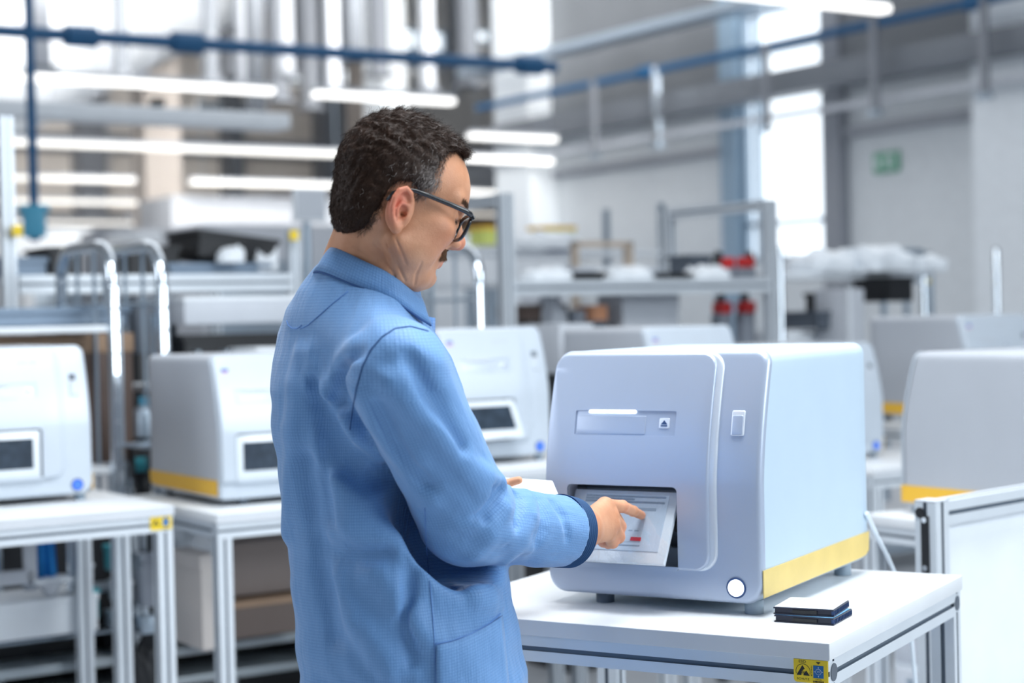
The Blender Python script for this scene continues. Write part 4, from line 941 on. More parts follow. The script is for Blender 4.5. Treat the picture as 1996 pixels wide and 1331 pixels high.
# ---- clutter under the left tables
e = thing('blue_overall', 'bright blue cloth hanging under the white table at left', 'cloth', 84, 1122, 5.15)
mb = MB(); g = bmesh.ops.create_grid(mb.bm, x_segments=16, y_segments=20, size=0.5)
for v in mb.bm.verts:
    x, y = v.co.x, v.co.y; v.co = Vector((x * 0.085 * (0.8 + 0.3 * (0.5 - y)), 0.014 * math.sin(x * 18 + y), (y + 0.5) * 0.16))
bmesh.ops.solidify(mb.bm, geom=mb.bm.faces[:], thickness=0.006)
mb.obj('cloth_fold', 'blue_cloth', e)
mb = MB(); mb.cyl((-0.06, 0, 0.16), (0.06, 0, 0.16), 0.008); mb.obj('hanger_rod', 'steel', e)
e.location.z = P(84, 1122, 5.15)[2]
carton('wide white box low under the left table', 40, 1225, 5.2, 0.40, 0.25, 0.11, 'white', z=P(60, 1232, 5.2)[2], lid='white')
carton('black box on the bottom shelf below the wide white box', 50, 1290, 5.45, 0.48, 0.3, 0.10, 'black', z=P(60, 1275, 5.45)[2], lid='darkgrey')
carton('beige upright carton between the two left tables', 383, 1250, 5.0, 0.055, 0.22, 0.27, mat('beige_box', (0.62, 0.57, 0.54), 0.7), z=P(383, 1256, 5.0)[2], lid=None)
bagpile('plastic_sheet', 'crumpled white plastic sheet between the two left tables', 372, 1100, 5.25, 0.12, 0.2, 0.12, 'paper', 41, z=P(372, 1110, 5.25)[2])
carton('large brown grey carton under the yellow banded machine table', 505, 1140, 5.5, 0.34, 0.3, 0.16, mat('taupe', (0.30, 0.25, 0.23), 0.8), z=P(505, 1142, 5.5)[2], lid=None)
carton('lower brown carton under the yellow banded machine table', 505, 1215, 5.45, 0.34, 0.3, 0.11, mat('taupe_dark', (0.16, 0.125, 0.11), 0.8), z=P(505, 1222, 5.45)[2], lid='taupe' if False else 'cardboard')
e = empty('lower_rack', Bm(1.2, 5.45, ZF), BROT, 'low grey storage rack standing behind the two left tables', 'rack')
zr = [P(100, 1290, 5.7)[2], P(100, 1235, 5.7)[2], P(100, 1130, 5.7)[2] - 0.02]
for z in zr[:2]:
    mb = MB(); mb.b2((-0.2, -0.13, z - 0.028), (2.0, 0.14, z - 0.001), bev=0.003); mb.obj('shelf', mat('rack_shelf', (0.42, 0.47, 0.50), 0.4, 0.4), e)
for x in (-0.18, 0.42, 1.2, 1.98):
    mb = MB(); mb.b2((x - 0.018, 0.10, 0), (x + 0.018, 0.136, 0.80), bev=0.002); mb.obj('upright', 'chrome', e)
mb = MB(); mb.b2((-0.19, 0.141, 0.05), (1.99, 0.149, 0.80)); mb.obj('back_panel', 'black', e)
crate('black crate low behind the table legs at left', 245, 1250, 5.6, 0.26, 0.3, 0.14, 'black', z=P(245, 1270, 5.6)[2] + 0.01)
crate('teal crate glimpsed between the table legs at left', 222, 1190, 5.7, 0.07, 0.2, 0.22, 'teal', z=P(222, 1234, 5.7)[2])
carton('black and red tool case at the foot of the yellow banded machine table', 520, 1290, 5.3, 0.075, 0.12, 0.10, 'black', z=0.12, lid='red', name='tool_case', cat='case')
e = thing('drain_funnel', 'pale grey funnel shaped housing under the left table', 'housing', 98, 1150, 5.15, z=P(98, 1160, 5.15)[2])
mb = MB(); mb.tube([(0, 0, 0), (0, 0, 0.03), (0, 0, 0.045)], [0.015, 0.035, 0.05], 16); mb.obj('funnel_cone', 'lightgrey', e); mb = MB(); mb.b2((-0.06, -0.04, 0.04), (0.06, 0.04, 0.055), bev=0.004); mb.obj('funnel_flange', 'white', e)
# more odds and ends below the left tables
e = thing('slotted_post', 'short slotted steel post standing under the white table at left', 'post', 145, 1150, 5.2, z=P(145, 1152, 5.2)[2])
mb = MB(); mb.b2((-0.022, -0.01, 0), (0.022, 0.01, 0.165), bev=0.002); mb.obj('post_body', 'chrome', e)
for i_ in range(4):
    mb = MB(); mb.cyl((0, -0.012, 0.025 + i_ * 0.038), (0, -0.009, 0.025 + i_ * 0.038), 0.006, 10); mb.obj('slot', 'midgrey', e)
e = thing('support_beam', 'pale square beam crossing under the left table top', 'beam', 50, 1125, 5.1, z=P(50, 1137, 5.1)[2])
mb = MB(); mb.b2((-0.25, -0.02, 0), (0.02, 0.02, 0.04), bev=0.003); mb.b2((-0.002, -0.02, 0.0), (0.03, 0.02, 0.14), bev=0.003); mb.obj('beam_body', 'lightgrey', e)
mb = MB(); mb.cyl((0.014, 0, -0.02), (0.014, 0, 0.0), 0.022, 14); mb.obj('beam_foot', 'midgrey', e)
for (px_, py_, w_, h_, m_, lab_) in ((222, 1112, 0.035, 0.075, 'teal', 'teal box upper of two between the table legs'), (236, 1170, 0.05, 0.06, 'lightgrey', 'small pale box between the table legs'), (232, 1222, 0.06, 0.05, 'steel', 'steel block low between the table legs'), (285, 1180, 0.05, 0.16, 'midgrey', 'tall grey ribbed box between the table legs'), (285, 1232, 0.06, 0.05, 'steel', 'small steel clamp box below the grey ribbed box'), (170, 1205, 0.05, 0.09, 'teal', 'dark teal block beside the wide white box'), (165, 1130, 0.03, 0.05, 'lightgrey', 'tiny pale box beside the slotted post')):
    carton(lab_, px_, py_, 5.25, w_, 0.08, h_, m_, name='small_box', z=P(px_, py_, 5.25)[2], lid=None)
bagpile('dark_bag', 'round black bag near the floor between the table legs', 290, 1320, 5.3, 0.14, 0.14, 0.15, 'black', 51, z=P(290, 1330, 5.3)[2])
e = empty('cross_shelf', Bm(1.5, 5.42, ZF), BROT, 'narrow wire shelf low under the left table carrying small boxes', 'shelf')
for z_ in (P(230, 1232, 5.25)[2] - 0.006, P(150, 1158, 5.2)[2] - 0.004):
    mb = MB(); mb.b2((-0.55, -0.06, z_ - 0.008), (0.62, 0.10, z_)); mb.obj('shelf', 'steel', e)
for x_ in (-0.5, 0.58):
    mb = MB(); mb.b2((x_ - 0.01, 0.08, 0), (x_ + 0.01, 0.10, zs(0.88) - 0.04)); mb.obj('upright', 'steel', e)
# under the near table: a pale crate and low shelf far behind
carton('low brown carton on the floor seen beneath the near table', 1250, 1331, 3.9, 0.5, 0.3, 0.06, 'cardboard', z=0.33, lid='white')
e = empty('floor_platform', tuple(P(1250, 1331, 3.95) * np.array([1, 1, 0])), BROT, 'grey low platform beneath and behind the near table', 'platform')
mb = MB(); mb.b2((-0.6, -0.2, 0.28), (0.9, 0.5, 0.329)); mb.obj('platform_deck', 'lightgrey', e)
for x in (-0.55, 0.85):
    for y in (-0.15, 0.45): mb = MB(); mb.b2((x - 0.02, y - 0.02, 0), (x + 0.02, y + 0.02, 0.285)); mb.obj('leg', 'alu', e)
# ================================================================== distance-field modelling
def v3(*a): return np.array(a, dtype=np.float64)
def ln(p): return np.sqrt((p * p).sum(-1))
def ell(p, c, r, R=None):
    q = p - c
    if R is not None: q = q @ R
    r = np.asarray(r, float); a = ln(q / r); b = ln(q / (r * r))
    return a * (a - 1) / np.maximum(b, 1e-9)
def cone(p, a, b, ra, rb):
    a = np.asarray(a, float); b = np.asarray(b, float); ba = b - a
    h = np.clip(((p - a) @ ba) / max(ba @ ba, 1e-12), 0, 1)
    return ln(p - a - h[..., None] * ba) - (ra + (rb - ra) * h)
def chain(p, pts, rs):
    d = None
    if not isinstance(rs, (list, tuple)): rs = [rs] * len(pts)
    for i in range(len(pts) - 1):
        q = cone(p, pts[i], pts[i + 1], rs[i], rs[i + 1]); d = q if d is None else np.minimum(d, q)
    return d
def su(a, b, k):
    h = np.clip(0.5 + 0.5 * (b - a) / k, 0, 1); return b + (a - b) * h - k * h * (1 - h)
def sd(a, b, k):   # a minus b
    h = np.clip(0.5 - 0.5 * (a + b) / k, 0, 1); return a + (-b - a) * h + k * h * (1 - h)
def si(a, b, k): return -su(-a, -b, k)
def surfnets(f, lo, hi, h):
    lo = np.array(lo, float); hi = np.array(hi, float)
    nb = np.ceil((hi - lo) / (4 * h)).astype(int) + 1
    n = nb * 4
    ii = np.stack(np.meshgrid(*[np.arange(k) for k in nb], indexing='ij'), -1).reshape(-1, 3)
    c = lo + (ii * 4 + 1.5) * h
    dv = np.concatenate([f(c[i:i + 200000]) for i in range(0, len(c), 200000)])
    V = np.repeat(np.repeat(np.repeat(np.sign(dv).reshape(nb).astype(np.float32), 4, 0), 4, 1), 4, 2)
    act = np.abs(dv) < 4 * h * 1.5
    ai = ii[act] * 4
    off = np.stack(np.meshgrid(*[np.arange(4)] * 3, indexing='ij'), -1).reshape(-1, 3)
    idx = (ai[:, None, :] + off[None]).reshape(-1, 3)
    vals = np.concatenate([f(lo + idx[i:i + 400000] * h) for i in range(0, len(idx), 400000)])
    V[idx[:, 0], idx[:, 1], idx[:, 2]] = vals
    ins = V < 0
    cs = np.zeros(np.array(n) - 1, np.int8)
    for a in (0, 1):
        for b in (0, 1):
            for c_ in (0, 1): cs += ins[a:n[0] - 1 + a, b:n[1] - 1 + b, c_:n[2] - 1 + c_]
    cell = np.argwhere((cs > 0) & (cs < 8))
    cid = -np.ones(cs.shape, np.int32); cid[cell[:, 0], cell[:, 1], cell[:, 2]] = np.arange(len(cell))
    acc = np.zeros((len(cell), 3)); cnt = np.zeros(len(cell))
    cr = [(a, b, c_) for a in (0, 1) for b in (0, 1) for c_ in (0, 1)]
    for p in cr:
        for ax in range(3):
            if p[ax]: continue
            q = list(p); q[ax] = 1
            va = V[cell[:, 0] + p[0], cell[:, 1] + p[1], cell[:, 2] + p[2]]; vb = V[cell[:, 0] + q[0], cell[:, 1] + q[1], cell[:, 2] + q[2]]
            m = (va < 0) != (vb < 0); t = np.where(m, va / np.where(va == vb, 1, va - vb), 0)
            for k in range(3): acc[:, k] += m * (p[k] + (t if k == ax else 0))
            cnt += m
    verts = lo + (cell + acc / cnt[:, None]) * h
    faces = []
    for ax in range(3):
        s0 = [slice(1, n[k] - 1) for k in range(3)]; s0[ax] = slice(0, n[ax] - 1)
        s1 = list(s0); s1[ax] = slice(1, n[ax])
        A = ins[tuple(s0)]; Bq = ins[tuple(s1)]
        e = np.argwhere(A != Bq); o = np.ones(3, int); o[ax] = 0; e2 = e + o
        fl = A[e[:, 0], e[:, 1], e[:, 2]]
        b1 = (ax + 1) % 3; b2 = (ax + 2) % 3
        def ci(d1, d2):
            q = e2.copy(); q[:, b1] -= d1; q[:, b2] -= d2; return cid[q[:, 0], q[:, 1], q[:, 2]]
        F = np.stack([ci(0, 0), ci(1, 0), ci(1, 1), ci(0, 1)], 1)
        F = np.where(fl[:, None], F, F[:, ::-1]); faces.append(F)
    F = np.concatenate(faces); F = F[(F >= 0).all(1)]
    return verts, F
def np_mesh(name, verts, faces, mats, parent=None, origin=(0, 0, 0), smooth=True, uv=None, mi=None, attrs=None, fit=None):
    me = bpy.data.meshes.new(name); nv = len(verts); nf = len(faces); w = faces.shape[1]
    me.vertices.add(nv); me.vertices.foreach_set('co', (verts - np.array(origin)).astype(np.float32).ravel())
    me.loops.add(nf * w); me.loops.foreach_set('vertex_index', faces.astype(np.int32).ravel())
    me.polygons.add(nf); me.polygons.foreach_set('loop_start', np.arange(0, nf * w, w, dtype=np.int32))
    me.polygons.foreach_set('use_smooth', np.ones(nf, bool))
    if mi is not None: me.polygons.foreach_set('material_index', mi.astype(np.int32))
    if uv is not None:
        l = me.uv_layers.new(name='UVMap'); l.data.foreach_set('uv', uv.astype(np.float32).ravel())
    me.update(calc_edges=True)
    for k_, a in (attrs or {}).items():
        at = me.attributes.new(k_, 'FLOAT', 'POINT'); at.data.foreach_set('value', a.astype(np.float32))
    for m in (mats if isinstance(mats, (list, tuple)) else [mats]): me.materials.append(M[m] if isinstance(m, str) else m)
    o = bpy.data.objects.new(name, me); COL.objects.link(o); o.parent = parent
    return o
def grad(f, p, e=0.0008):
    g = np.stack([f(p + np.eye(3)[k] * e) - f(p - np.eye(3)[k] * e) for k in range(3)], -1); return g / np.maximum(ln(g), 1e-9)[..., None]

# ------------------------------------------------------------------ person: skeleton in the world
A22 = math.radians(22)
BF = v3(math.cos(A22), math.sin(A22), 0); BL = v3(-math.sin(A22), math.cos(A22), 0)      # facing and left of the trunk
yaw, pit = math.radians(20), math.radians(20)
HF = v3(math.cos(yaw) * math.cos(pit), math.sin(yaw) * math.cos(pit), -math.sin(pit))
HL = v3(-math.sin(yaw), math.cos(yaw), 0); HU = np.cross(HF, HL)
HR = np.stack([HF, HL, HU], 1)                 # columns
HC = P(751, 412, 2.45)
def hw(x, y, z): return HC + HR @ (v3(x, y, z) * 0.01)     # head cm -> world
def wh(p): return (p - HC) @ HR * 100                      # world -> head cm
R_SH = P(775, 722, 2.30); R_EL = P(905, 998, 2.42); R_WR = P(1136, 1034, 2.665)
L_SH = R_SH + BL * 0.38 + v3(0, 0, 0.005); L_EL = L_SH + v3(0.10, 0.10, -0.25); L_WR = P(945, 1012, 2.84)
NECK0 = P(672, 560, 2.49)                      # base of neck
HIP = v3(-0.155, 2.515, 0.93)
ROOT = v3(-0.155, 2.50, 0.0)

# hand bones (right), pointing at the touch screen
TIP = P(1250, 1004, 2.868)
MCP = [P(1179, 985, 2.757), P(1190, 1004, 2.760), P(1192, 1024, 2.754), P(1184, 1040, 2.744)]
PIP = [P(1213, 987, 2.802), P(1207, 1026, 2.800), P(1205, 1046, 2.792), P(1194, 1057, 2.778)]
DIP = [P(1234, 996, 2.838), P(1190, 1046, 2.806), P(1186, 1058, 2.800), P(1176, 1056, 2.790)]
TPP = [TIP, P(1178, 1032, 2.796), P(1172, 1044, 2.788), P(1166, 1046, 2.778)]
WRF = R_WR
def right_hand(p):
    d = cone(p, R_WR + (R_EL - R_WR) * 0.25, R_WR, 0.030, 0.0255)
    palm = None
    base = [WRF + v3(0.004, 0, 0.012), WRF + v3(0.004, 0, 0.004), WRF + v3(0.003, 0, -0.003), WRF + v3(0, 0, -0.008)]
    for i in range(4):
        q = cone(p, base[i], MCP[i], 0.0165, [0.0135, 0.0130, 0.0125, 0.0115][i]); palm = q if palm is None else su(palm, q, 0.012)
    d = su(d, palm, 0.02)
    # heel of the palm and thumb mound on the far side
    inn = v3(-0.1, 0.55, -0.35); inn /= np.linalg.norm(inn)
    d = su(d, cone(p, WRF + inn * 0.010, (MCP[1] + MCP[2]) / 2 + inn * 0.014, 0.015, 0.013), 0.015)
    rr = [[0.0118, 0.0098, 0.0085, 0.0074], [0.0122, 0.0112, 0.0095, 0.0085], [0.0118, 0.0108, 0.0092, 0.0082], [0.0106, 0.0096, 0.0084, 0.0076]]
    for i in range(4):
        f = su(cone(p, MCP[i], PIP[i], rr[i][0], rr[i][1]), cone(p, PIP[i], DIP[i], rr[i][1], rr[i][2]), 0.004)
        f = su(f, cone(p, DIP[i], TPP[i], rr[i][2], rr[i][3]), 0.004)
        d = su(d, f, 0.006)
    # thumb leaves the radial side near the wrist, folded along the far side
    t0 = WRF + v3(0.012, 0.018, 0.006); t1 = P(1172, 992, 2.775); t2 = P(1194, 1000, 2.815); t3 = P(1208, 1018, 2.838)
    d = su(d, su(cone(p, t0, t1, 0.015, 0.0125), su(cone(p, t1, t2, 0.0125, 0.0105), cone(p, t2, t3, 0.0105, 0.0085), 0.004), 0.006), 0.006)
    return d
LT = P(1050, 952, 2.86)
def left_hand(p):
    d = cone(p, L_WR + (L_EL - L_WR) * 0.3, L_WR, 0.031, 0.026)
    fw_ = v3(0.70, 0.42, -0.05); fw_ /= np.linalg.norm(fw_); sd_ = v3(-0.3, 0.9, 0.0); sd_ /= np.linalg.norm(sd_)
    c = L_WR + v3(0.0, 0.0, 0.012)
    palm = None
    for i in range(4):
        b = c + sd_ * (i - 1.5) * 0.010; m = c + fw_ * 0.078 + sd_ * (i - 1.5) * 0.021
        q = cone(p, b, m, 0.015, 0.0115); palm = q if palm is None else su(palm, q, 0.012)
        L = [0.060, 0.068, 0.062, 0.050][i]
        f = chain(p, [m, m + fw_ * L * 0.5 + v3(0, 0, 0.004), m + fw_ * L + v3(0, 0, 0.012)], [0.0105, 0.0092, 0.0078]); palm = su(palm, f, 0.004)
    d = su(d, palm, 0.02)
    th = chain(p, [c - sd_ * 0.012 + fw_ * 0.02, P(968, 948, 2.83), P(992, 941, 2.835), P(1011, 936, 2.835)], [0.013, 0.0095, 0.0075, 0.0066])
    return su(d, th, 0.008)

def head(p):
    q = wh(p)
    d = ell(q, (1.2, 0, 5.5), (9.0, 7.3, 8.1))
    d = su(d, ell(q, (4.6, 0, 4.6), (6.1, 5.9, 6.0)), 2.5)                      # forehead
    d = su(d, ell(q, (-2.3, 0, 1.6), (5.0, 6.1, 5.6)), 2.5)                     # occiput
    d = su(d, ell(q, (4.7, 0, -1.0), (5.2, 5.7, 6.0)), 2.5)                     # mid face
    for s in (-1, 1):
        d = su(d, cone(q, (9.3, s * 0.9, 4.1), (8.0, s * 4.6, 4.3), 1.1, 1.0), 1.3)     # brow
        d = su(d, ell(q, (7.0, s * 4.3, -0.6), (2.5, 2.3, 2.2)), 2.0)                    # cheekbone
        d = su(d, cone(q, (1.2, s * 5.6, -4.2), (7.2, s * 2.4, -7.0), 1.7, 1.5), 2.2)    # jaw
        d = su(d, ell(q, (4.2, s * 4.7, -3.6), (3.6, 2.2, 3.4)), 2.0)                    # cheek flesh
    d = su(d, ell(q, (7.2, 0, -3.9), (3.1, 3.1, 3.0)), 1.5)                     # muzzle
    d = su(d, ell(q, (8.55, 0, -7.0), (1.65, 2.2, 1.6)), 1.2)                   # chin
    d = su(d, ell(q, (3.4, 0, -8.3), (4.6, 4.6, 2.4)), 2.2)                     # under-chin
    for s in (-1, 1):                                                           # eye sockets, lids
        d = sd(d, ell(q, (10.3, s * 3.3, 2.3), (1.9, 1.9, 1.2)), 1.0)
        d = su(d, ell(q, (8.15, s * 3.2, 2.2), (1.42, 1.55, 1.30)), 0.35)
        d = sd(d, ell(q, (9.2, s * 3.3, 0.95), (0.9, 1.5, 0.16)), 0.35)
        d = sd(d, ell(q, (9.65, s * 3.2, 1.75), (0.6, 1.35, 0.07)), 0.12)        # lid slit
    # nose
    n = cone(q, (9.6, 0, 3.4), (11.6, 0, -0.2), 0.75, 0.95)
    n = su(n, ell(q, (11.75, 0, -0.75), (1.0, 1.0, 0.95)), 0.6)
    for s in (-1, 1): n = su(n, ell(q, (10.75, s * 1.25, -1.05), (1.05, 0.65, 0.8)), 0.5)
    n = su(n, cone(q, (9.8, 0, -1.3), (11.0, 0, -1.45), 0.8, 0.5), 0.5)
    d = su(d, n, 0.9)
    for s in (-1, 1): d = sd(d, ell(q, (11.0, s * 0.75, -1.75), (0.62, 0.30, 0.35)), 0.22)
    for s in (-1, 1): d = sd(d, cone(q, (10.0, s * 2.0, -0.9), (9.0, s * 3.0, -3.0), 0.06, 0.1), 0.7)   # nasolabial
    # lips
    d = su(d, chain(q, [(9.0, -2.3, -4.0), (9.95, -1.0, -3.7), (10.15, 0, -3.75), (9.95, 1.0, -3.7), (9.0, 2.3, -4.0)], [0.2, 0.42, 0.45, 0.42, 0.2]), 0.35)
    d = su(d, chain(q, [(8.9, -2.2, -4.2), (9.6, -1.0, -4.6), (9.75, 0, -4.75), (9.6, 1.0, -4.6), (8.9, 2.2, -4.2)], [0.2, 0.48, 0.52, 0.48, 0.2]), 0.35)
    d = sd(d, chain(q, [(9.3, -2.4, -4.15), (10.5, -1, -4.15), (10.6, 0, -4.2), (10.5, 1, -4.15), (9.3, 2.4, -4.15)], 0.05), 0.18)
    d = sd(d, cone(q, (9.9, -1.6, -5.75), (9.9, 1.6, -5.75), 0.25, 0.25), 0.9)
    # fold under jaw and neck creases on the visible side
    d = sd(d, chain(q, [(7.6, -2.6, -7.9), (6.9, -3.9, -6.6), (6.6, -4.9, -5.2)], [0.03, 0.08, 0.02]), 0.5)
    # neck
    nb = wh(NECK0)
    d = su(d, cone(q, (-0.9, 0, -1.5), nb + v3(1.4, 0, 0.5), 5.1, 6.0), 1.5)
    d = su(d, cone(q, (3.0, 0, -6.0), nb + v3(4.0, 0, 1.0), 3.2, 3.6), 3.0)
    for s in (-1, 1): d = su(d, cone(q, (-2.2, s * 5.6, -2.0), nb + v3(5.0, s * 2.6, -1.5), 1.1, 1.4), 1.6)   # sternomastoid
    # ears
    for s in (-1, 1):
        E = lambda x, y, z: (x * 0.76 + 0.50 - 0.06 * z, s * y, z * 0.88 - 0.62)
        ax = math.radians(24)
        ear = ell(q, E(-0.6, 7.55, 0.5), (2.0, 0.60, 3.15))
        d = su(d, ear, 0.35)
        loop = [E(0.95, 7.3, 0.9), E(1.1, 7.6, 2.2), E(0.5, 8.0, 3.35), E(-0.6, 8.25, 3.75), E(-1.75, 8.35, 3.1), E(-2.35, 8.4, 1.8), E(-2.35, 8.3, 0.3), E(-1.9, 8.1, -0.9), E(-1.2, 7.9, -1.9), E(-0.5, 7.7, -2.5)]
        d = su(d, chain(q, loop, [0.28, 0.34, 0.40, 0.43, 0.43, 0.42, 0.40, 0.38, 0.42, 0.5]), 0.22)
        d = su(d, ell(q, E(-0.5, 7.75, -2.45), (0.85, 0.45, 0.95)), 0.3)
        d = sd(d, ell(q, E(-0.35, 8.35, 0.0), (1.0, 0.85, 1.3)), 0.18)          # concha
        d = sd(d, chain(q, [E(0.35, 8.15, 2.1), E(-0.6, 8.3, 2.75), E(-1.55, 8.35, 2.0), E(-1.7, 8.35, 0.6)], [0.35, 0.38, 0.22, 0.12]), 0.25)
        d = su(d, chain(q, [E(0.2, 7.9, 1.35), E(-0.8, 8.15, 1.5), E(-1.35, 8.2, 0.3), E(-0.9, 8.0, -1.2)], [0.14, 0.24, 0.26, 0.22]), 0.25)
        d = su(d, ell(q, E(0.75, 7.7, -0.35), (0.4, 0.35, 0.6)), 0.3)             # tragus
        d = sd(d, ell(q, E(0.15, 7.9, -0.1), (0.45, 0.8, 0.45)), 0.2)
    return d * 0.01

def trace(px, py, f, d0=1.95, d1=3.1):
    r = ray(px, py); d = d0
    for _ in range(90):
        q = CAM + r * d / r[1]; s = float(f(q[None])[0])
        if s < 0.0004: break
        d += max(s * 0.75, 0.0004)
        if d > d1: return None
    return q
head_smooth = head
_CREASE = []
for pts, r_ in (([(730, 474), (748, 500), (766, 532), (780, 562)], 0.0011), ([(752, 470), (772, 508), (790, 548)], 0.0013), ([(770, 462), (782, 490), (792, 516)], 0.0010), ([(822, 512), (812, 534), (808, 556)], 0.0016), ([(700, 486), (716, 498), (735, 516)], 0.0008)):
    w_ = [trace(x, y, head_smooth) for x, y in pts]; w_ = [q for q in w_ if q is not None]
    if len(w_) > 1: _CREASE.append((w_, r_))
def head(p):
    d = head_smooth(p)
    for w_, r_ in _CREASE:
        m = ln(p - np.mean(w_, 0)) < 0.09
        if m.any(): d[m] = sd(d[m], chain(p[m], w_, [r_ * 0.2] + [r_ * 0.75] * (len(w_) - 2) + [r_ * 0.2]), 0.0036)
    return d
LEG = [(v3(-0.13, 2.46, 0.92), v3(-0.10, 2.44, 0.50), v3(-0.13, 2.43, 0.10)), (v3(-0.18, 2.57, 0.92), v3(-0.17, 2.62, 0.50), v3(-0.20, 2.64, 0.10))]
def trunk(p):
    d = ell(p, v3(-0.232, 2.56, 1.28), (0.075, 0.075, 0.17), np.stack([BF, BL, v3(0, 0, 1)], 1))
    d = su(d, ell(p, v3(-0.205, 2.56, 1.02), (0.070, 0.07, 0.19), np.stack([BF, BL, v3(0, 0, 1)], 1)), 0.04)
    NB = NECK0 - v3(0, 0, 0.05)
    d = su(d, cone(p, NB, R_SH, 0.055, 0.050), 0.03); d = su(d, cone(p, NB, L_SH, 0.055, 0.050), 0.03)
    for a, b, c in ((R_SH, R_EL, R_WR), (L_SH, L_EL, L_WR)):
        d = su(d, cone(p, a, b, 0.050, 0.040), 0.03); d = su(d, cone(p, b, c, 0.040, 0.0275), 0.01)
    for a, b, c in LEG:
        d = su(d, cone(p, a, b, 0.078, 0.058), 0.03); d = su(d, cone(p, b, c, 0.060, 0.040), 0.02)
        d = su(d, cone(p, c, c + BF * 0.10 - v3(0, 0, 0.06), 0.035, 0.025), 0.02)
    return d
def body(p):
    d = trunk(p)
    out = d.copy()
    m = p[:, 2] > 1.36
    if m.any(): out[m] = su(d[m], head(p[m]), 0.01)
    m = ln(p - R_WR) < 0.26
    if m.any(): out[m] = su(out[m], right_hand(p[m]), 0.004)
    m = ln(p - L_WR) < 0.26
    if m.any(): out[m] = su(out[m], left_hand(p[m]), 0.004)
    return out
def tint_of(v):
    """redness of ears, nose, lips and knuckles"""
    q = wh(v); t = np.zeros(len(v))
    def bump(c, r): return np.exp(-(((q - np.array(c)) / np.array(r)) ** 2).sum(-1))
    for s in (-1, 1): t += 0.9 * bump((-0.9, s * 8.3, 0.6), (2.0, 1.0, 3.2)); t += 0.25 * bump((7, s * 4.5, -1.5), (3, 2.5, 2.5))
    t += 0.6 * bump((12.0, 0, -1.0), (1.3, 1.6, 1.2)) + 0.7 * bump((9.9, 0, -4.3), (1.2, 2.2, 0.9))
    for c in PIP + TPP + DIP[1:]: t += 0.35 * np.exp(-(ln(v - c) / 0.012) ** 2)
    return np.clip(t, 0, 1)

def skin_material():
    m = bpy.data.materials.new('skin'); m.use_nodes = True; nt = m.node_tree; b = nt.nodes['Principled BSDF']; L = nt.links
    at = nt.nodes.new('ShaderNodeAttribute'); at.attribute_name = 'tint'
    tc = nt.nodes.new('ShaderNodeTexCoord'); nz = nt.nodes.new('ShaderNodeTexNoise'); nz.inputs['Scale'].default_value = 22; nz.inputs['Detail'].default_value = 6
    L.new(tc.outputs['Object'], nz.inputs['Vector'])
    c1 = nt.nodes.new('ShaderNodeMix'); c1.data_type = 'RGBA'; c1.inputs[6].default_value = (0.63, 0.32, 0.185, 1); c1.inputs[7].default_value = (0.50, 0.215, 0.11, 1)
    mr = nt.nodes.new('ShaderNodeMapRange'); mr.inputs[1].default_value = 0.35; mr.inputs[2].default_value = 0.75; L.new(nz.outputs['Fac'], mr.inputs[0]); L.new(mr.outputs[0], c1.inputs[0])
    c2 = nt.nodes.new('ShaderNodeMix'); c2.data_type = 'RGBA'; c2.inputs[7].default_value = (0.72, 0.20, 0.13, 1); L.new(at.outputs['Fac'], c2.inputs[0]); L.new(c1.outputs[2], c2.inputs[6])
    L.new(c2.outputs[2], b.inputs['Base Color'])
    b.inputs['Roughness'].default_value = 0.48; b.inputs['Specular IOR Level'].default_value = 0.4
    b.inputs['Subsurface Weight'].default_value = 0.08; b.inputs['Subsurface Radius'].default_value = (1, 0.4, 0.2); b.inputs['Subsurface Scale'].default_value = 0.003
    n2 = nt.nodes.new('ShaderNodeTexNoise'); n2.inputs['Scale'].default_value = 650; n2.inputs['Detail'].default_value = 3; L.new(tc.outputs['Object'], n2.inputs['Vector'])
    n3 = nt.nodes.new('ShaderNodeTexNoise'); n3.inputs['Scale'].default_value = 130; n3.inputs['Detail'].default_value = 2; L.new(tc.outputs['Object'], n3.inputs['Vector'])
    ad = nt.nodes.new('ShaderNodeMath'); ad.operation = 'ADD'; L.new(n2.outputs['Fac'], ad.inputs[0]); L.new(n3.outputs['Fac'], ad.inputs[1])
    bp = nt.nodes.new('ShaderNodeBump'); bp.inputs['Strength'].default_value = 0.35; bp.inputs['Distance'].default_value = 0.0012; L.new(ad.outputs[0], bp.inputs['Height']); L.new(bp.outputs[0], b.inputs['Normal'])
    return m
SKIN = skin_material()

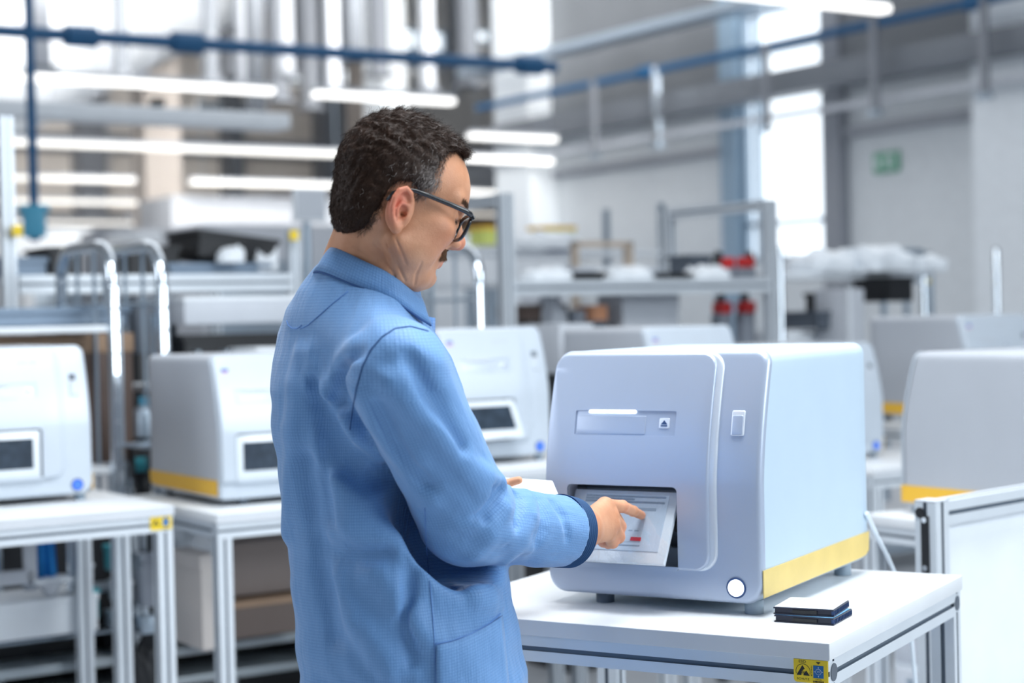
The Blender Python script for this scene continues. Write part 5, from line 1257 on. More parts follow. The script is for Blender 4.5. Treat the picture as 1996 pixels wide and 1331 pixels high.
person = empty('person', tuple(ROOT), 0, 'person in a light blue checked work coat and black glasses tapping the touch screen', 'person')
def build_body():
    # one function, three resolutions: the joins lie hidden inside collar and sleeves
    bx = [((HC - 0.145, HC + 0.16), 0.0014, lambda p: body(p))]
    V = []; F = []; o = 0
    def part(lo, hi, h, clip=None):
        nonlocal o
        v, f = surfnets(body, lo, hi, h)
        keep = np.ones(len(f), bool)
        if clip is not None:
            c = v[f].mean(1); keep = clip(c)
        f = f[keep]; V.append(v); F.append(f + o); o += len(v)
    zc = NECK0[2] - 0.02
    nR2 = lambda c: ((c - R_WR) @ ((R_WR - R_EL) / np.linalg.norm(R_WR - R_EL)) > -0.03) & (ln(c - R_WR) < 0.24)
    nL2 = lambda c: ((c - L_WR) @ ((L_WR - L_EL) / np.linalg.norm(L_WR - L_EL)) > -0.03) & (ln(c - L_WR) < 0.24)
    part((-0.42, 2.30, zc - 0.02), (0.01, 2.62, 1.745), 0.00155, lambda c: c[:, 2] > zc - 0.012)
    hm = lambda c, W, E: ((c - W) @ ((W - E) / np.linalg.norm(W - E)) > -0.045)
    nR = lambda c: hm(c, R_WR, R_EL) & (ln(c - R_WR) < 0.24)
    nL = lambda c: hm(c, L_WR, L_EL) & (ln(c - L_WR) < 0.24)
    part(R_WR - v3(0.08, 0.09, 0.07), R_WR + v3(0.15, 0.21, 0.08), 0.00125, nR)
    part(L_WR - v3(0.07, 0.09, 0.06), L_WR + v3(0.20, 0.15, 0.11), 0.0018, nL)
    part((-0.50, 2.20, 0.0), (0.15, 2.95, 1.50), 0.0075, lambda c: (c[:, 2] <= zc + 0.004) & ~((c[:, 0] > -0.1) & ((hm(c, R_WR, R_EL) & nR2(c)) | (hm(c, L_WR, L_EL) & nL2(c)))))
    v = np.concatenate(V); f = np.concatenate(F)
    used = np.unique(f); mp = -np.ones(len(v), int); mp[used] = np.arange(len(used)); v = v[used]; f = mp[f]
    return np_mesh('body', v, f, SKIN, person, ROOT, attrs={'tint': tint_of(v)})
body_o = build_body()
# ------------------------------------------------------------------ the work coat
_rows = np.array([  # z, x left, x right, half width across
    (0.50, -0.330, 0.020, 0.180), (0.62, -0.328, 0.020, 0.178), (0.80, -0.326, 0.018, 0.174), (0.897, -0.324, 0.010, 0.170), (0.994, -0.329, -0.008, 0.166), (1.053, -0.332, -0.012, 0.162),
    (1.112, -0.336, -0.022, 0.158), (1.171, -0.342, -0.036, 0.158), (1.215, -0.347, -0.047, 0.160), (1.267, -0.355, -0.059, 0.162), (1.319, -0.357, -0.072, 0.162), (1.363, -0.352, -0.090, 0.152),
    (1.400, -0.341, -0.112, 0.132), (1.435, -0.325, -0.128, 0.106), (1.465, -0.305, -0.132, 0.086), (1.492, -0.285, -0.135, 0.074), (1.52, -0.262, -0.150, 0.060)])
CY = 2.512
AX_R1 = (R_EL - R_SH); AX_R2 = (R_WR - R_EL)
def torso_sdf(p):
    z = p[:, 2]; xl = np.interp(z, _rows[:, 0], _rows[:, 1]); xr = np.interp(z, _rows[:, 0], _rows[:, 2]); w = np.interp(z, _rows[:, 0], _rows[:, 3])
    ext = (xr - xl) / 2; b = np.sqrt(np.maximum(ext ** 2 - (w * math.sin(A22)) ** 2, 0.003)) / math.cos(A22)
    cx = (xl + xr) / 2; dx = p[:, 0] - cx; dy = p[:, 1] - CY + 0.35 * np.clip(z - 1.40, 0, 0.09)
    f = dx * BF[0] + dy * BF[1]; l = dx * BL[0] + dy * BL[1]
    a = np.sqrt((f / b) ** 2 + (l / w) ** 2); g = np.sqrt((f / b ** 2) ** 2 + (l / w ** 2) ** 2)
    d = a * (a - 1) / np.maximum(g, 1e-6)
    return np.maximum(d, np.maximum(z - 1.503, 0.60 - z)) * 0.9
def sleeve_sdf(p, S, E, W):
    ax = (W - E) / np.linalg.norm(W - E)
    E2 = E - v3(0, 0, 0.013); d = su(cone(p, S, E, 0.070, 0.067), cone(p, E2, W - v3(0, 0, 0.005), 0.062, 0.0495), 0.012)
    return d
CROOK = None
def coat_parts(p):
    t = torso_sdf(p)
    sh = np.minimum(cone(p, NECK0 - v3(0, 0, 0.045), R_SH + v3(0, 0, 0.004), 0.058, 0.060), cone(p, NECK0 - v3(0, 0, 0.045), L_SH + v3(0, 0, 0.004), 0.058, 0.060))
    t = su(t, sh, 0.05)
    r = sleeve_sdf(p, R_SH, R_EL, R_WR); l = sleeve_sdf(p, L_SH, L_EL, L_WR)
    # pointed corner of cloth below the elbow
    r = su(r, cone(p, R_EL, P(884, 1068, 2.46), 0.045, 0.018), 0.03)
    off = v3(-0.018, 0.012, -0.034)
    t = sd(t, cone(p, R_SH + off + v3(0, 0, -0.06), R_EL + off, 0.040, 0.074), 0.035)
    t = sd(t, cone(p, R_EL + off, R_EL + off + v3(0.09, 0.02, 0.0), 0.07, 0.05), 0.03)
    return t, r, l
def coat_base(p):
    t, r, l = coat_parts(p); return su(su(t, r, 0.010), l, 0.015)
_RIDGES = [  # pixels, radius, smoothing, inset (positive: centre lies below the surface)
    ([(604, 693), (618, 754), (643, 806), (687, 846), (745, 893)], [0.008, 0.015, 0.019, 0.020, 0.010], 0.024, 0.006),
    ([(630, 905), (659, 960), (685, 1020), (762, 1054)], [0.006, 0.012, 0.014, 0.006], 0.026, 0.007),
    ([(556, 1060), (574, 1130), (590, 1200), (628, 1331)], [0.004, 0.009, 0.010, 0.008], 0.022, 0.006),
    ([(584, 690), (572, 820), (567, 930), (562, 1040)], [0.006, 0.012, 0.012, 0.006], 0.025, 0.008),
    ([(640, 1120), (690, 1200), (760, 1310)], [0.004, 0.010, 0.008], 0.026, 0.007),
    ([(735, 1110), (800, 1190), (860, 1300)], [0.004, 0.009, 0.006], 0.024, 0.007),
    ([(764, 745), (845, 830), (912, 918), (950, 962)], [0.006, 0.012, 0.012, 0.008], 0.026, 0.007),
    ([(700, 760), (740, 830), (800, 905), (840, 975)], [0.005, 0.012, 0.012, 0.006], 0.028, 0.008),
    ([(690, 665), (655, 720), (640, 765)], [0.004, 0.009, 0.005], 0.024, 0.007),
    ([(905, 900), (955, 930), (978, 938)], [0.006, 0.012, 0.010], 0.014, 0.004),
    ([(990, 950), (985, 990), (960, 1040), (925, 1085)], [0.005, 0.011, 0.011, 0.005], 0.018, 0.005),
    ([(1030, 958), (1036, 1005), (1015, 1050), (985, 1095)], [0.004, 0.010, 0.010, 0.004], 0.018, 0.005),
    ([(1070, 960), (1085, 1000), (1070, 1050), (1050, 1100)], [0.004, 0.010, 0.010, 0.004], 0.016, 0.005),
    ([(870, 1030), (930, 1020), (985, 1045), (1040, 1070)], [0.003, 0.009, 0.009, 0.004], 0.018, 0.006),
    ([(860, 660), (885, 720), (905, 790)], [0.004, 0.009, 0.006], 0.02, 0.004),
    ([(880, 1140), (930, 1160), (980, 1178)], [0.004, 0.008, 0.004], 0.022, 0.006),
]
_GROOVES = [
    ([(612, 745), (628, 815), (668, 890), (715, 926), (765, 930)], [0.006, 0.016, 0.022, 0.020, 0.006], 0.018, -0.004),
    ([(636, 1072), (690, 1085), (750, 1078)], [0.003, 0.008, 0.003], 0.026, -0.003),
    ([(598, 900), (606, 1000), (622, 1110), (650, 1240)], [0.003, 0.008, 0.008, 0.004], 0.028, -0.002),
    ([(640, 840), (628, 930), (640, 1010)], [0.003, 0.006, 0.003], 0.022, -0.002),
    ([(925, 1008), (958, 988), (976, 955)], [0.003, 0.006, 0.006], 0.010, -0.002),
    ([(960, 956), (945, 1010)], [0.005, 0.003], 0.012, -0.002),
    ([(1010, 968), (1008, 1010), (985, 1055)], [0.006, 0.006, 0.002], 0.014, -0.002),
    ([(1050, 966), (1064, 1008), (1050, 1060)], [0.006, 0.006, 0.002], 0.014, -0.002),
    ([(1084, 978), (1104, 1012), (1108, 1050)], [0.006, 0.005, 0.002], 0.012, -0.002),
    ([(800, 700), (850, 790), (900, 870)], [0.002, 0.006, 0.003], 0.022, -0.002),
    ([(735, 790), (775, 870), (830, 945)], [0.002, 0.006, 0.003], 0.022, -0.002),
    ([(700, 690), (670, 735), (658, 790)], [0.002, 0.006, 0.004], 0.020, -0.002),
    ([(800, 1120), (790, 1200), (800, 1290)], [0.002, 0.006, 0.003], 0.022, -0.002),
]
def _lift(lst):
    out = []
    for pts, rs, k, ins in lst:
        ww = []
        for (x, y) in pts:
            q = trace(x, y, coat_base)
            if q is None: ww = None; break
            n = grad(coat_base, q[None])[0]; ww.append((q, n))
        if ww is None or len(ww) < 2: print('fold off surface', pts); continue
        out.append(([q - n * (r_ * 0.32 + ins * 0.4) if ins > 0 else q + n * r_ * 0.05 for (q, n), r_ in zip(ww, rs)], rs, k))
    return out
RID = _lift(_RIDGES); GRO = _lift(_GROOVES)
def coat_sdf(p):
    d = coat_base(p)
    for pts, rs, k in RID:
        lo = np.min(pts, 0) - 0.06; hi = np.max(pts, 0) + 0.06; m = ((p > lo) & (p < hi)).all(1)
        if m.any(): d[m] = su(d[m], chain(p[m], pts, list(rs)), k)
    for pts, rs, k in GRO:
        lo = np.min(pts, 0) - 0.06; hi = np.max(pts, 0) + 0.06; m = ((p > lo) & (p < hi)).all(1)
        if m.any(): d[m] = sd(d[m], chain(p[m], pts, list(rs)), k)
    # general wrinkling of loose cotton
    x, y, z = p[:, 0], p[:, 1], p[:, 2]
    wv = np.sin(34 * x + 21 * z + 3 * np.sin(17 * z + 9 * y)) * np.sin(23 * y - 26 * z + 2.2 * np.sin(19 * x))
    wv2 = np.sin(75 * x + 52 * z + 2.5 * np.sin(31 * z + 12 * y)) * np.sin(58 * y - 47 * z + 2 * np.sin(40 * x))
    low = np.clip((1.25 - z) / 0.3, 0.25, 1)
    vert = np.sin(42 * (p @ BL) + 5 * z + 1.5 * np.sin(9 * z)) * low
    d = d + 0.0021 * wv + 0.0009 * wv2 + 0.0028 * vert
    # openings: cuffs and neck
    for E, W in ((R_EL, R_WR), (L_EL, L_WR)):
        ax = (W - E) / np.linalg.norm(W - E); t = (p - W) @ ax; near = ln(p - W) < 0.14
        d = np.where(near, np.maximum(d, t + 0.062), d)
        d = np.where(near, np.maximum(d, -cone(p, W - ax * 0.075, W + ax * 0.05, 0.043, 0.043)), d)
    return d
def cloth_material(name='checked_cotton', base=(0.15, 0.32, 0.60), line=(0.05, 0.15, 0.42)):
    m = bpy.data.materials.new(name); m.use_nodes = True; nt = m.node_tree; b = nt.nodes['Principled BSDF']; L = nt.links
    uv = nt.nodes.new('ShaderNodeUVMap'); uv.uv_map = 'UVMap'; sep = nt.nodes.new('ShaderNodeSeparateXYZ'); L.new(uv.outputs[0], sep.inputs[0])
    def grid(out, per, wid, jit=0.0):
        a = nt.nodes.new('ShaderNodeMath'); a.operation = 'DIVIDE'; a.inputs[1].default_value = per; L.new(out, a.inputs[0])
        f = nt.nodes.new('ShaderNodeMath'); f.operation = 'FRACT'; L.new(a.outputs[0], f.inputs[0])
        s_ = nt.nodes.new('ShaderNodeMath'); s_.operation = 'SUBTRACT'; s_.inputs[1].default_value = 0.5; L.new(f.outputs[0], s_.inputs[0])
        ab = nt.nodes.new('ShaderNodeMath'); ab.operation = 'ABSOLUTE'; L.new(s_.outputs[0], ab.inputs[0])
        mr = nt.nodes.new('ShaderNodeMapRange'); mr.inputs[1].default_value = 0.5 - wid; mr.inputs[2].default_value = 0.5 - wid * 0.4; L.new(ab.outputs[0], mr.inputs[0]); return mr.outputs[0]
    gx = grid(sep.outputs[0], 0.0043, 0.11); gy = grid(sep.outputs[1], 0.0043, 0.11)
    mxm = nt.nodes.new('ShaderNodeMath'); mxm.operation = 'MAXIMUM'; L.new(gx, mxm.inputs[0]); L.new(gy, mxm.inputs[1])
    nz = nt.nodes.new('ShaderNodeTexNoise'); nz.inputs['Scale'].default_value = 900; nz.inputs['Detail'].default_value = 3; L.new(uv.outputs[0], nz.inputs['Vector'])
    n2 = nt.nodes.new('ShaderNodeTexNoise'); n2.inputs['Scale'].default_value = 34; n2.inputs['Detail'].default_value = 5
    mp = nt.nodes.new('ShaderNodeMapping'); mp.inputs['Scale'].default_value = (1.0, 0.35, 1); L.new(uv.outputs[0], mp.inputs[0]); L.new(mp.outputs[0], n2.inputs['Vector'])
    fac = nt.nodes.new('ShaderNodeMath'); fac.operation = 'MULTIPLY'; L.new(mxm.outputs[0], fac.inputs[0]); fac.inputs[1].default_value = 0.45
    mr = nt.nodes.new('ShaderNodeMapRange'); mr.inputs[1].default_value = 0.25; mr.inputs[2].default_value = 0.75; mr.inputs[3].default_value = 0.84; mr.inputs[4].default_value = 1.16; L.new(nz.outputs['Fac'], mr.inputs[0])
    mul = nt.nodes.new('ShaderNodeMix'); mul.data_type = 'RGBA'; mul.blend_type = 'MULTIPLY'; mul.inputs[0].default_value = 1; mul.inputs[6].default_value = (*base, 1); L.new(mr.outputs[0], mul.inputs[7])
    mx = nt.nodes.new('ShaderNodeMix'); mx.data_type = 'RGBA'; L.new(fac.outputs[0], mx.inputs[0]); L.new(mul.outputs[2], mx.inputs[6]); mx.inputs[7].default_value = (*line, 1)
    L.new(mx.outputs[2], b.inputs['Base Color']); b.inputs['Roughness'].default_value = 0.58; b.inputs['Specular IOR Level'].default_value = 0.4
    b.inputs['Sheen Weight'].default_value = 0.25; b.inputs['Sheen Roughness'].default_value = 0.4
    hs = nt.nodes.new('ShaderNodeMath'); hs.operation = 'MULTIPLY_ADD'; L.new(mxm.outputs[0], hs.inputs[0]); hs.inputs[1].default_value = 0.05; L.new(n2.outputs['Fac'], hs.inputs[2])
    bp = nt.nodes.new('ShaderNodeBump'); bp.inputs['Strength'].default_value = 0.8; bp.inputs['Distance'].default_value = 0.0060; L.new(hs.outputs[0], bp.inputs['Height']); L.new(bp.outputs[0], b.inputs['Normal'])
    return m
CLOTH = cloth_material()
def coat_uv(v, f):
    c = v[f].mean(1); t, r, l = coat_parts(c)
    reg = np.where((r < t) & (r < l), 1, np.where(l < t, 2, 0))
    for k_, S_, E_ in ((1, R_SH, R_EL), (2, L_SH, L_EL)):
        a_ = (E_ - S_) / np.linalg.norm(E_ - S_); reg = np.where((reg == k_) & ((c - S_) @ a_ < -0.004 - 0.55 * np.clip((c[:, 0] - S_[0]) * 0 + (S_[0] - c[:, 0]), -0.05, 0.05)), 0, reg)
    P4 = v[f]                                     # n,4,3
    out = np.zeros(P4.shape[:2] + (2,))
    ang = np.arctan2((P4 - np.array([-0.19, 2.48, 0])) @ BL, (P4 - np.array([-0.19, 2.48, 0])) @ BF)
    a0 = ang[:, :1]; ang = a0 + (ang - a0 + np.pi) % (2 * np.pi) - np.pi
    out[..., 0] = ang * 0.165; out[..., 1] = P4[..., 2] + 0.10 * np.cos(ang) * 0
    for k, (S, E, W) in ((1, (R_SH, R_EL, R_WR)), (2, (L_SH, L_EL, L_WR))):
        L1 = np.linalg.norm(E - S); L2 = np.linalg.norm(W - E)
        bis = ((E - S) / L1 + (W - E) / L2); bis /= np.linalg.norm(bis)
        fore = ((c - E) @ bis) > 0
        for seg, (A, Bq, o, L_) in enumerate(((S, E, 0, L1), (E, W, L1, L2))):
            m = (reg == k) & (fore == (seg == 1))
            ax = (Bq - A) / L_; up = np.cross(ax, v3(0.3, -1, 0)); up /= np.linalg.norm(up); sd_ = np.cross(ax, up)
            q = P4[m] - A; an = np.arctan2(q @ sd_, q @ up); a0 = an[:, :1]; an = a0 + (an - a0 + np.pi) % (2 * np.pi) - np.pi
            o2 = out[m]; o2[..., 0] = an * 0.066 + 3; o2[..., 1] = q @ ax + o + 5; out[m] = o2
    return out
cv, cf = surfnets(coat_sdf, (-0.50, 2.12, 0.59), (0.16, 2.98, 1.53), 0.0036)
coat = np_mesh('lab_coat', cv, cf, CLOTH, person, ROOT, uv=coat_uv(cv, cf))
coat['label'] = 'light blue finely checked work coat'
NAVY = mat('navy_knit', (0.02, 0.075, 0.19), 0.8, bump=0.3, bscale=900)
SEAM = mat('seam_blue', (0.03, 0.09, 0.25), 0.8)
SEAM2 = mat('seam_light', (0.12, 0.26, 0.58), 0.8)
# knitted cuffs
def cuff(E, W):
    ax = Vector(W - E).normalized(); a = ax.cross(Vector((0, 0, 1))).normalized(); b = ax.cross(a)
    mb = MB(); bm = mb.bm; rings = []
    prof = []
    for i in range(49): t = i / 48; prof.append((-0.026 + 0.032 * t, 0.0535 - 0.0015 * t + 0.0015 * math.cos(t * 2 * math.pi * 6)))
    prof += [(0.0078, 0.0500), (0.006, 0.0470), (-0.025, 0.0440)]
    for (t, r) in prof: rings.append([bm.verts.new(Vector(W - ROOT - v3(0, 0, 0.006)) + ax * (t - 0.043) + (a * math.cos(q) * 0.96 + b * math.sin(q) * 1.02) * r) for q in np.linspace(0, 2 * math.pi, 72, endpoint=False)])
    for A, Bq in zip(rings[:-1], rings[1:]):
        for k in range(72): bm.faces.new((A[k], A[(k + 1) % 72], Bq[(k + 1) % 72], Bq[k]))
    mb.obj('cuff', NAVY, coat, sharp=180)
cuff(R_EL, R_WR); cuff(L_EL, L_WR)
# collar
def grid_mesh(name, rows, m, parent, thick=0.0018, uvs=0.17, smooth_n=0):
    nr, nc = len(rows), len(rows[0]); V = np.array(rows).reshape(-1, 3)
    F = []; 
    for i in range(nr - 1):
        for j in range(nc - 1): F.append((i * nc + j, i * nc + j + 1, (i + 1) * nc + j + 1, (i + 1) * nc + j))
    F = np.array(F)
    R_ = np.array(rows); du = np.concatenate([np.zeros((nr, 1)), np.cumsum(np.linalg.norm(np.diff(R_, axis=1), axis=-1), 1)], 1); dv = np.concatenate([np.zeros((1, nc)), np.cumsum(np.linalg.norm(np.diff(R_, axis=0), axis=-1), 0)], 0)
    du = np.repeat(du[nr // 2][None], nr, 0)
    uv = np.stack([du.reshape(-1), dv.reshape(-1)], -1)[F]
    o = np_mesh(name, V, F, m, parent, ROOT, uv=uv)
    md = o.modifiers.new('thickness', 'SOLIDIFY'); md.thickness = thick; md.offset = 0
    return o
C0 = v3(-0.186, 2.478, 0)
def cpos(th, r_back, r_side, z):
    c, s_ = math.cos(th), math.sin(th)
    r = r_back if c > 0 else (r_side * 0.98)
    return C0 - BF * c * (r_back if c > 0 else r_side * 0.92) - BL * s_ * r_side + v3(0, 0, z)
ths = np.linspace(math.radians(-128), math.radians(128), 61)
def zz(th, z0, dz): return z0 - dz * ((1 - math.cos(th)) / 2) ** 0.95
rows = []
for (rb, rs, z0, dz) in ((0.064, 0.062, 1.488, 0.085), (0.068, 0.0665, 1.512, 0.088), (0.0715, 0.070, 1.521, 0.090), (0.076, 0.073, 1.522, 0.092), (0.082, 0.077, 1.515, 0.094), (0.090, 0.082, 1.503, 0.097), (0.099, 0.088, 1.490, 0.098)):
    rows.append([cpos(t, rb + 0.0012 * math.sin(t * 7), rs + 0.0015 * math.sin(t * 5 + 1), zz(t, z0, dz) + 0.001 * math.sin(6 * t)) for t in ths])
collar = grid_mesh('collar', rows, CLOTH, coat, 0.003)
mb = MB(); mb.tube([tuple(v3(*p) - ROOT + v3(0, 0, -0.0012)) for p in rows[-1]], 0.0016, 8); mb.obj('collar_piping', SEAM, collar)
rowsl = []
for i in range(5):
    a = P(800 + 0 * i, 606 + i * 9, 2.455); b = P(847, 619 + i * 7, 2.515)
    rowsl.append([a + (b - a) * t + v3(0, -0.004 * math.sin(t * 3.1), 0.001 * math.sin(t * 6)) for t in np.linspace(0, 1, 8)])
grid_mesh('lapel', rowsl, cloth_material('checked_cotton_facing', (0.10, 0.27, 0.62)), coat, 0.0025)
# seams follow the cloth
def on_cloth(px, py, lift=0.0004):
    q = trace(px, py, coat_sdf)
    if q is None: return None
    return q + grad(coat_sdf, q[None])[0] * lift
def seam(name, pts, r, m):
    pp_ = []
    for (a, b) in zip(pts[:-1], pts[1:]):
        for t in np.linspace(0, 1, 7)[:-1]: pp_.append((a[0] + (b[0] - a[0]) * t, a[1] + (b[1] - a[1]) * t))
    pp_.append(pts[-1]); W_ = [on_cloth(*q, lift=0.0003) for q in pp_]; W_ = [w for w in W_ if w is not None]
    W_ = [W_[0]] + [b for a, b in zip(W_[:-1], W_[1:]) if np.linalg.norm(b - a) < 0.05]
    if len(W_) < 3: return
    mb = MB(); mb.tube([tuple(w - ROOT) for w in W_], r, 6); return mb.obj(name, m, coat, sharp=180)
seam('armhole_seam', [(835, 645), (800, 636), (770, 640), (745, 656), (722, 682), (706, 715), (695, 755), (687, 800), (682, 838)], 0.0008, SEAM)
seam('yoke_seam', [(585, 641), (600, 634), (625, 612), (650, 590), (678, 568)], 0.0006, SEAM2)
seam('hanger_loop_stitch', [(559, 625), (562, 634), (570, 640), (580, 640), (588, 634)], 0.0007, MATS['seam_light'])
seam('side_seam', [(828, 990), (832, 1080), (840, 1160), (846, 1240), (850, 1330)], 0.0006, SEAM2)
seam('pocket_opening', [(846, 1256), (880, 1249), (920, 1235), (955, 1214), (975, 1196)], 0.0009, SEAM2)
# pocket patch lying on the cloth
rowsp = []
ok = True
for j in range(12):
    t = j / 11; row = []
    for i in range(14):
        s_ = i / 13
        x = 850 + (978 - 850) * s_ + t * 22 * s_; ytop = 1256 - 58 * s_ ** 1.6
        y = ytop + t * (1420 - ytop)
        q = on_cloth(min(x, 975 + t * 22), y, 0.0035)
        if q is None: ok = False; break
        row.append(q)
    if not ok: break
    rowsp.append(row)
if ok: grid_mesh('pocket', rowsp, CLOTH, coat, 0.0016)
else: print('pocket off surface')

# ------------------------------------------------------------------ trousers and shoes (below the picture)
def trousers(p):
    d = ell(p, HIP, (0.10, 0.14, 0.14), np.stack([BF, BL, v3(0, 0, 1)], 1))
    for a, b, c in LEG: d = su(d, su(cone(p, a, b, 0.088, 0.072), cone(p, b, c, 0.072, 0.066), 0.03), 0.03)
    return np.maximum(np.maximum(d, 0.065 - p[:, 2]), p[:, 2] - 0.80)
tv, tf = surfnets(trousers, (-0.42, 2.22, 0.03), (0.10, 2.85, 1.1), 0.010)
np_mesh('trousers', tv, tf, mat('dark_trousers', (0.03, 0.035, 0.05), 0.8), person, ROOT)
for a, b, c in LEG:
    def shoe(p, c=c):
        q = c - v3(0, 0, c[2])
        d = cone(p, q + v3(0, 0, 0.045) - BF * 0.03, q + v3(0, 0, 0.035) + BF * 0.15, 0.046, 0.038)
        d = su(d, cone(p, q + v3(0, 0, 0.05), q + v3(0, 0, 0.10), 0.046, 0.042), 0.02)
        return np.maximum(d, -p[:, 2] + 0.0)
    q = c - v3(0, 0, c[2]); sv, sf = surfnets(shoe, q - v3(0.12, 0.12, 0.02), q + v3(0.25, 0.22, 0.17), 0.006)
    np_mesh('shoe', sv, sf, 'black', person, ROOT)

# ------------------------------------------------------------------ hair, brows, moustache
_hp = np.array([(9.8, 14.5), (10.2, 12.6), (9.3, 11.1), (7.8, 10.9), (6.3, 11.2), (5.0, 10.4), (4.3, 9.2), (4.0, 7.6), (4.1, 6.2), (4.4, 5.0), (3.7, 3.9), (2.8, 2.7), (2.0, 2.4), (1.6, 3.4), (0.4, 4.1), (-0.9, 3.7), (-1.9, 2.4), (-2.3, 0.6), (-2.5, -2.2), (-3.1, -4.0), (-4.6, -5.5), (-6.0, -5.9), (-13, -6.0), (-13, 17), (9, 17)])
def poly_sdf(x, z, P_):
    d = np.full(x.shape, 1e9); s_ = np.ones(x.shape)
    n = len(P_)
    for i in range(n):
        a = P_[i]; b = P_[(i - 1) % n]; e = b - a; wx = x - a[0]; wz = z - a[1]
        t = np.clip((wx * e[0] + wz * e[1]) / (e @ e), 0, 1); dx = wx - e[0] * t; dz = wz - e[1] * t
        d = np.minimum(d, dx * dx + dz * dz)
        c1 = z >= a[1]; c2 = z < b[1]; c3 = e[0] * wz > e[1] * wx
        flip = (c1 & c2 & c3) | (~c1 & ~c2 & ~c3); s_ = np.where(flip, -s_, s_)
    return s_ * np.sqrt(d)
def hairline(q):
    """side view outline; towards the middle of the forehead the line comes forward"""
    y = np.abs(q[:, 1]); return poly_sdf(q[:, 0], q[:, 2] , _hp)
def hair_vol(q):
    d = ell(q, (-0.1, 0, 5.9), (8.9, 7.95, 8.75))
    d = su(d, ell(q, (5.2, 0, 10.2), (3.9, 5.6, 3.2)), 1.5)
    d = su(d, ell(q, (-2.9, 0, 0.6), (5.0, 6.75, 6.6)), 1.5)
    return d
def hair_sdf(p):
    q = wh(p)
    x, y, z = q[:, 0], q[:, 1], q[:, 2]
    top = np.clip((z - 3) / 8, 0, 1)
    n1 = np.sin(2.3 * x + 1.1 * z + 1.6 * np.sin(1.1 * y + 0.9 * z)) * np.sin(1.9 * z - 1.3 * x + 1.4 * np.sin(1.3 * y))
    n2 = np.sin(5.1 * x - 3.3 * z + 2 * np.sin(2.3 * y + z)) * np.sin(4.4 * z + 3.1 * y + 1.5 * np.sin(2.9 * x))
    d = hair_vol(q) + (0.27 * n1) * (0.35 + 0.65 * top) + 0.11 * n2
    h = hairline(q)
    d = si(d, h, 1.0)
    return d * 0.01
hv, hf = surfnets(hair_sdf, HC - v3(0.135, 0.135, 0.12), HC + v3(0.15, 0.135, 0.185), 0.0022)
def hair_material(name, dark, grey):
    m = bpy.data.materials.new(name); m.use_nodes = True; nt = m.node_tree; b = nt.nodes['Principled BSDF']; L = nt.links
    at = nt.nodes.new('ShaderNodeAttribute'); at.attribute_name = 'grey'
    mx = nt.nodes.new('ShaderNodeMix'); mx.data_type = 'RGBA'; mx.inputs[6].default_value = (*dark, 1); mx.inputs[7].default_value = (*grey, 1)
    L.new(at.outputs['Fac'], mx.inputs[0]); L.new(mx.outputs[2], b.inputs['Base Color'])
    b.inputs['Roughness'].default_value = 0.5; b.inputs['Specular IOR Level'].default_value = 0.16
    return m
HAIRM = hair_material('dark_brown_hair', (0.030, 0.014, 0.008), (0.42, 0.38, 0.36))
def greyness(q):
    x, y, z = q[:, 0], q[:, 1], q[:, 2]
    side = np.clip((np.abs(y) - 4.5) / 2.5, 0, 1)
    g = np.exp(-((x - 3.9) / 2.0) ** 2 - ((z - 4.6) / 3.2) ** 2) * side
    g += 0.18 * np.exp(-((z - 5.5) / 3.5) ** 2 - ((x - 1) / 4) ** 2) * side
    return g
hq = wh(hv)
hair_o = np_mesh('hair', hv, hf, HAIRM, person, ROOT, attrs={'grey': np.clip(greyness(hq) * 0.35, 0, 0.4)})
def strands(name, pts, nrm, flow, length, width, parent, m, grey, lift=0.35, curl=0.25, seed=1, seg=4):
    r = np.random.default_rng(seed); n = len(pts)
    flow = flow - (flow * nrm).sum(-1, keepdims=True) * nrm; flow /= np.maximum(ln(flow), 1e-6)[:, None]
    side = np.cross(nrm, flow); ph = r.uniform(0, 6.28, n); rows_ = []
    width = np.full(n, width)
    for i in range(seg + 1):
        t = i / seg; L_ = length * t
        c = pts + flow * L_[:, None] + nrm * (lift * L_ * (1 - 0.55 * t))[:, None] + side * (curl * length * np.sin(ph + 3.2 * t) * t)[:, None] + nrm * (0.15 * length * np.cos(ph + 4 * t) * t)[:, None]
        wv = side * (width * (1 - 0.8 * t))[:, None] * np.cos(ph)[:, None] + nrm * (width * (1 - 0.8 * t))[:, None] * np.sin(ph)[:, None] * 0.6
        rows_.append(c - wv); rows_.append(c + wv)
    V_ = np.stack(rows_, 1).reshape(-1, 3); base = np.arange(n)[:, None] * (2 * (seg + 1))
    F_ = np.concatenate([np.concatenate([base + 2 * i, base + 2 * i + 1, base + 2 * i + 3, base + 2 * i + 2], 1) for i in range(seg)])
    o = np_mesh(name, V_, F_, m, parent, ROOT, attrs={'grey': np.repeat(grey, 2 * (seg + 1))})
    o['kind'] = 'stuff'; return o
rng = np.random.default_rng(4)
hl = hairline(hq)
sel = rng.choice(len(hv), 26000); sel = sel[(hair_vol(hq[sel]) > -1.0)]
hn = grad(hair_sdf, hv[sel], 0.0012); q = hq[sel]
keep = (hn @ HR)[:, 0] * 0 + 1 > 0
topw = np.clip((q[:, 2] - 7.5) / 4.5, 0, 1)[:, None]
fl = topw * np.array([0.9, -0.15, 0.1]) + (1 - topw) * np.array([-0.25, 0, -1.0]) + np.where((q[:, 0] > 2) & (q[:, 2] < 8.5), 1, 0)[:, None] * np.array([-0.9, 0, -0.2])
fl = fl + rng.normal(0, 0.38, fl.shape)
gz = greyness(q); gy_ = np.where(rng.uniform(0, 1, len(q)) < gz * 0.75 + 0.015, rng.uniform(0.45, 1.0, len(q)), 0.045 * rng.uniform(0, 1, len(q)) ** 2)
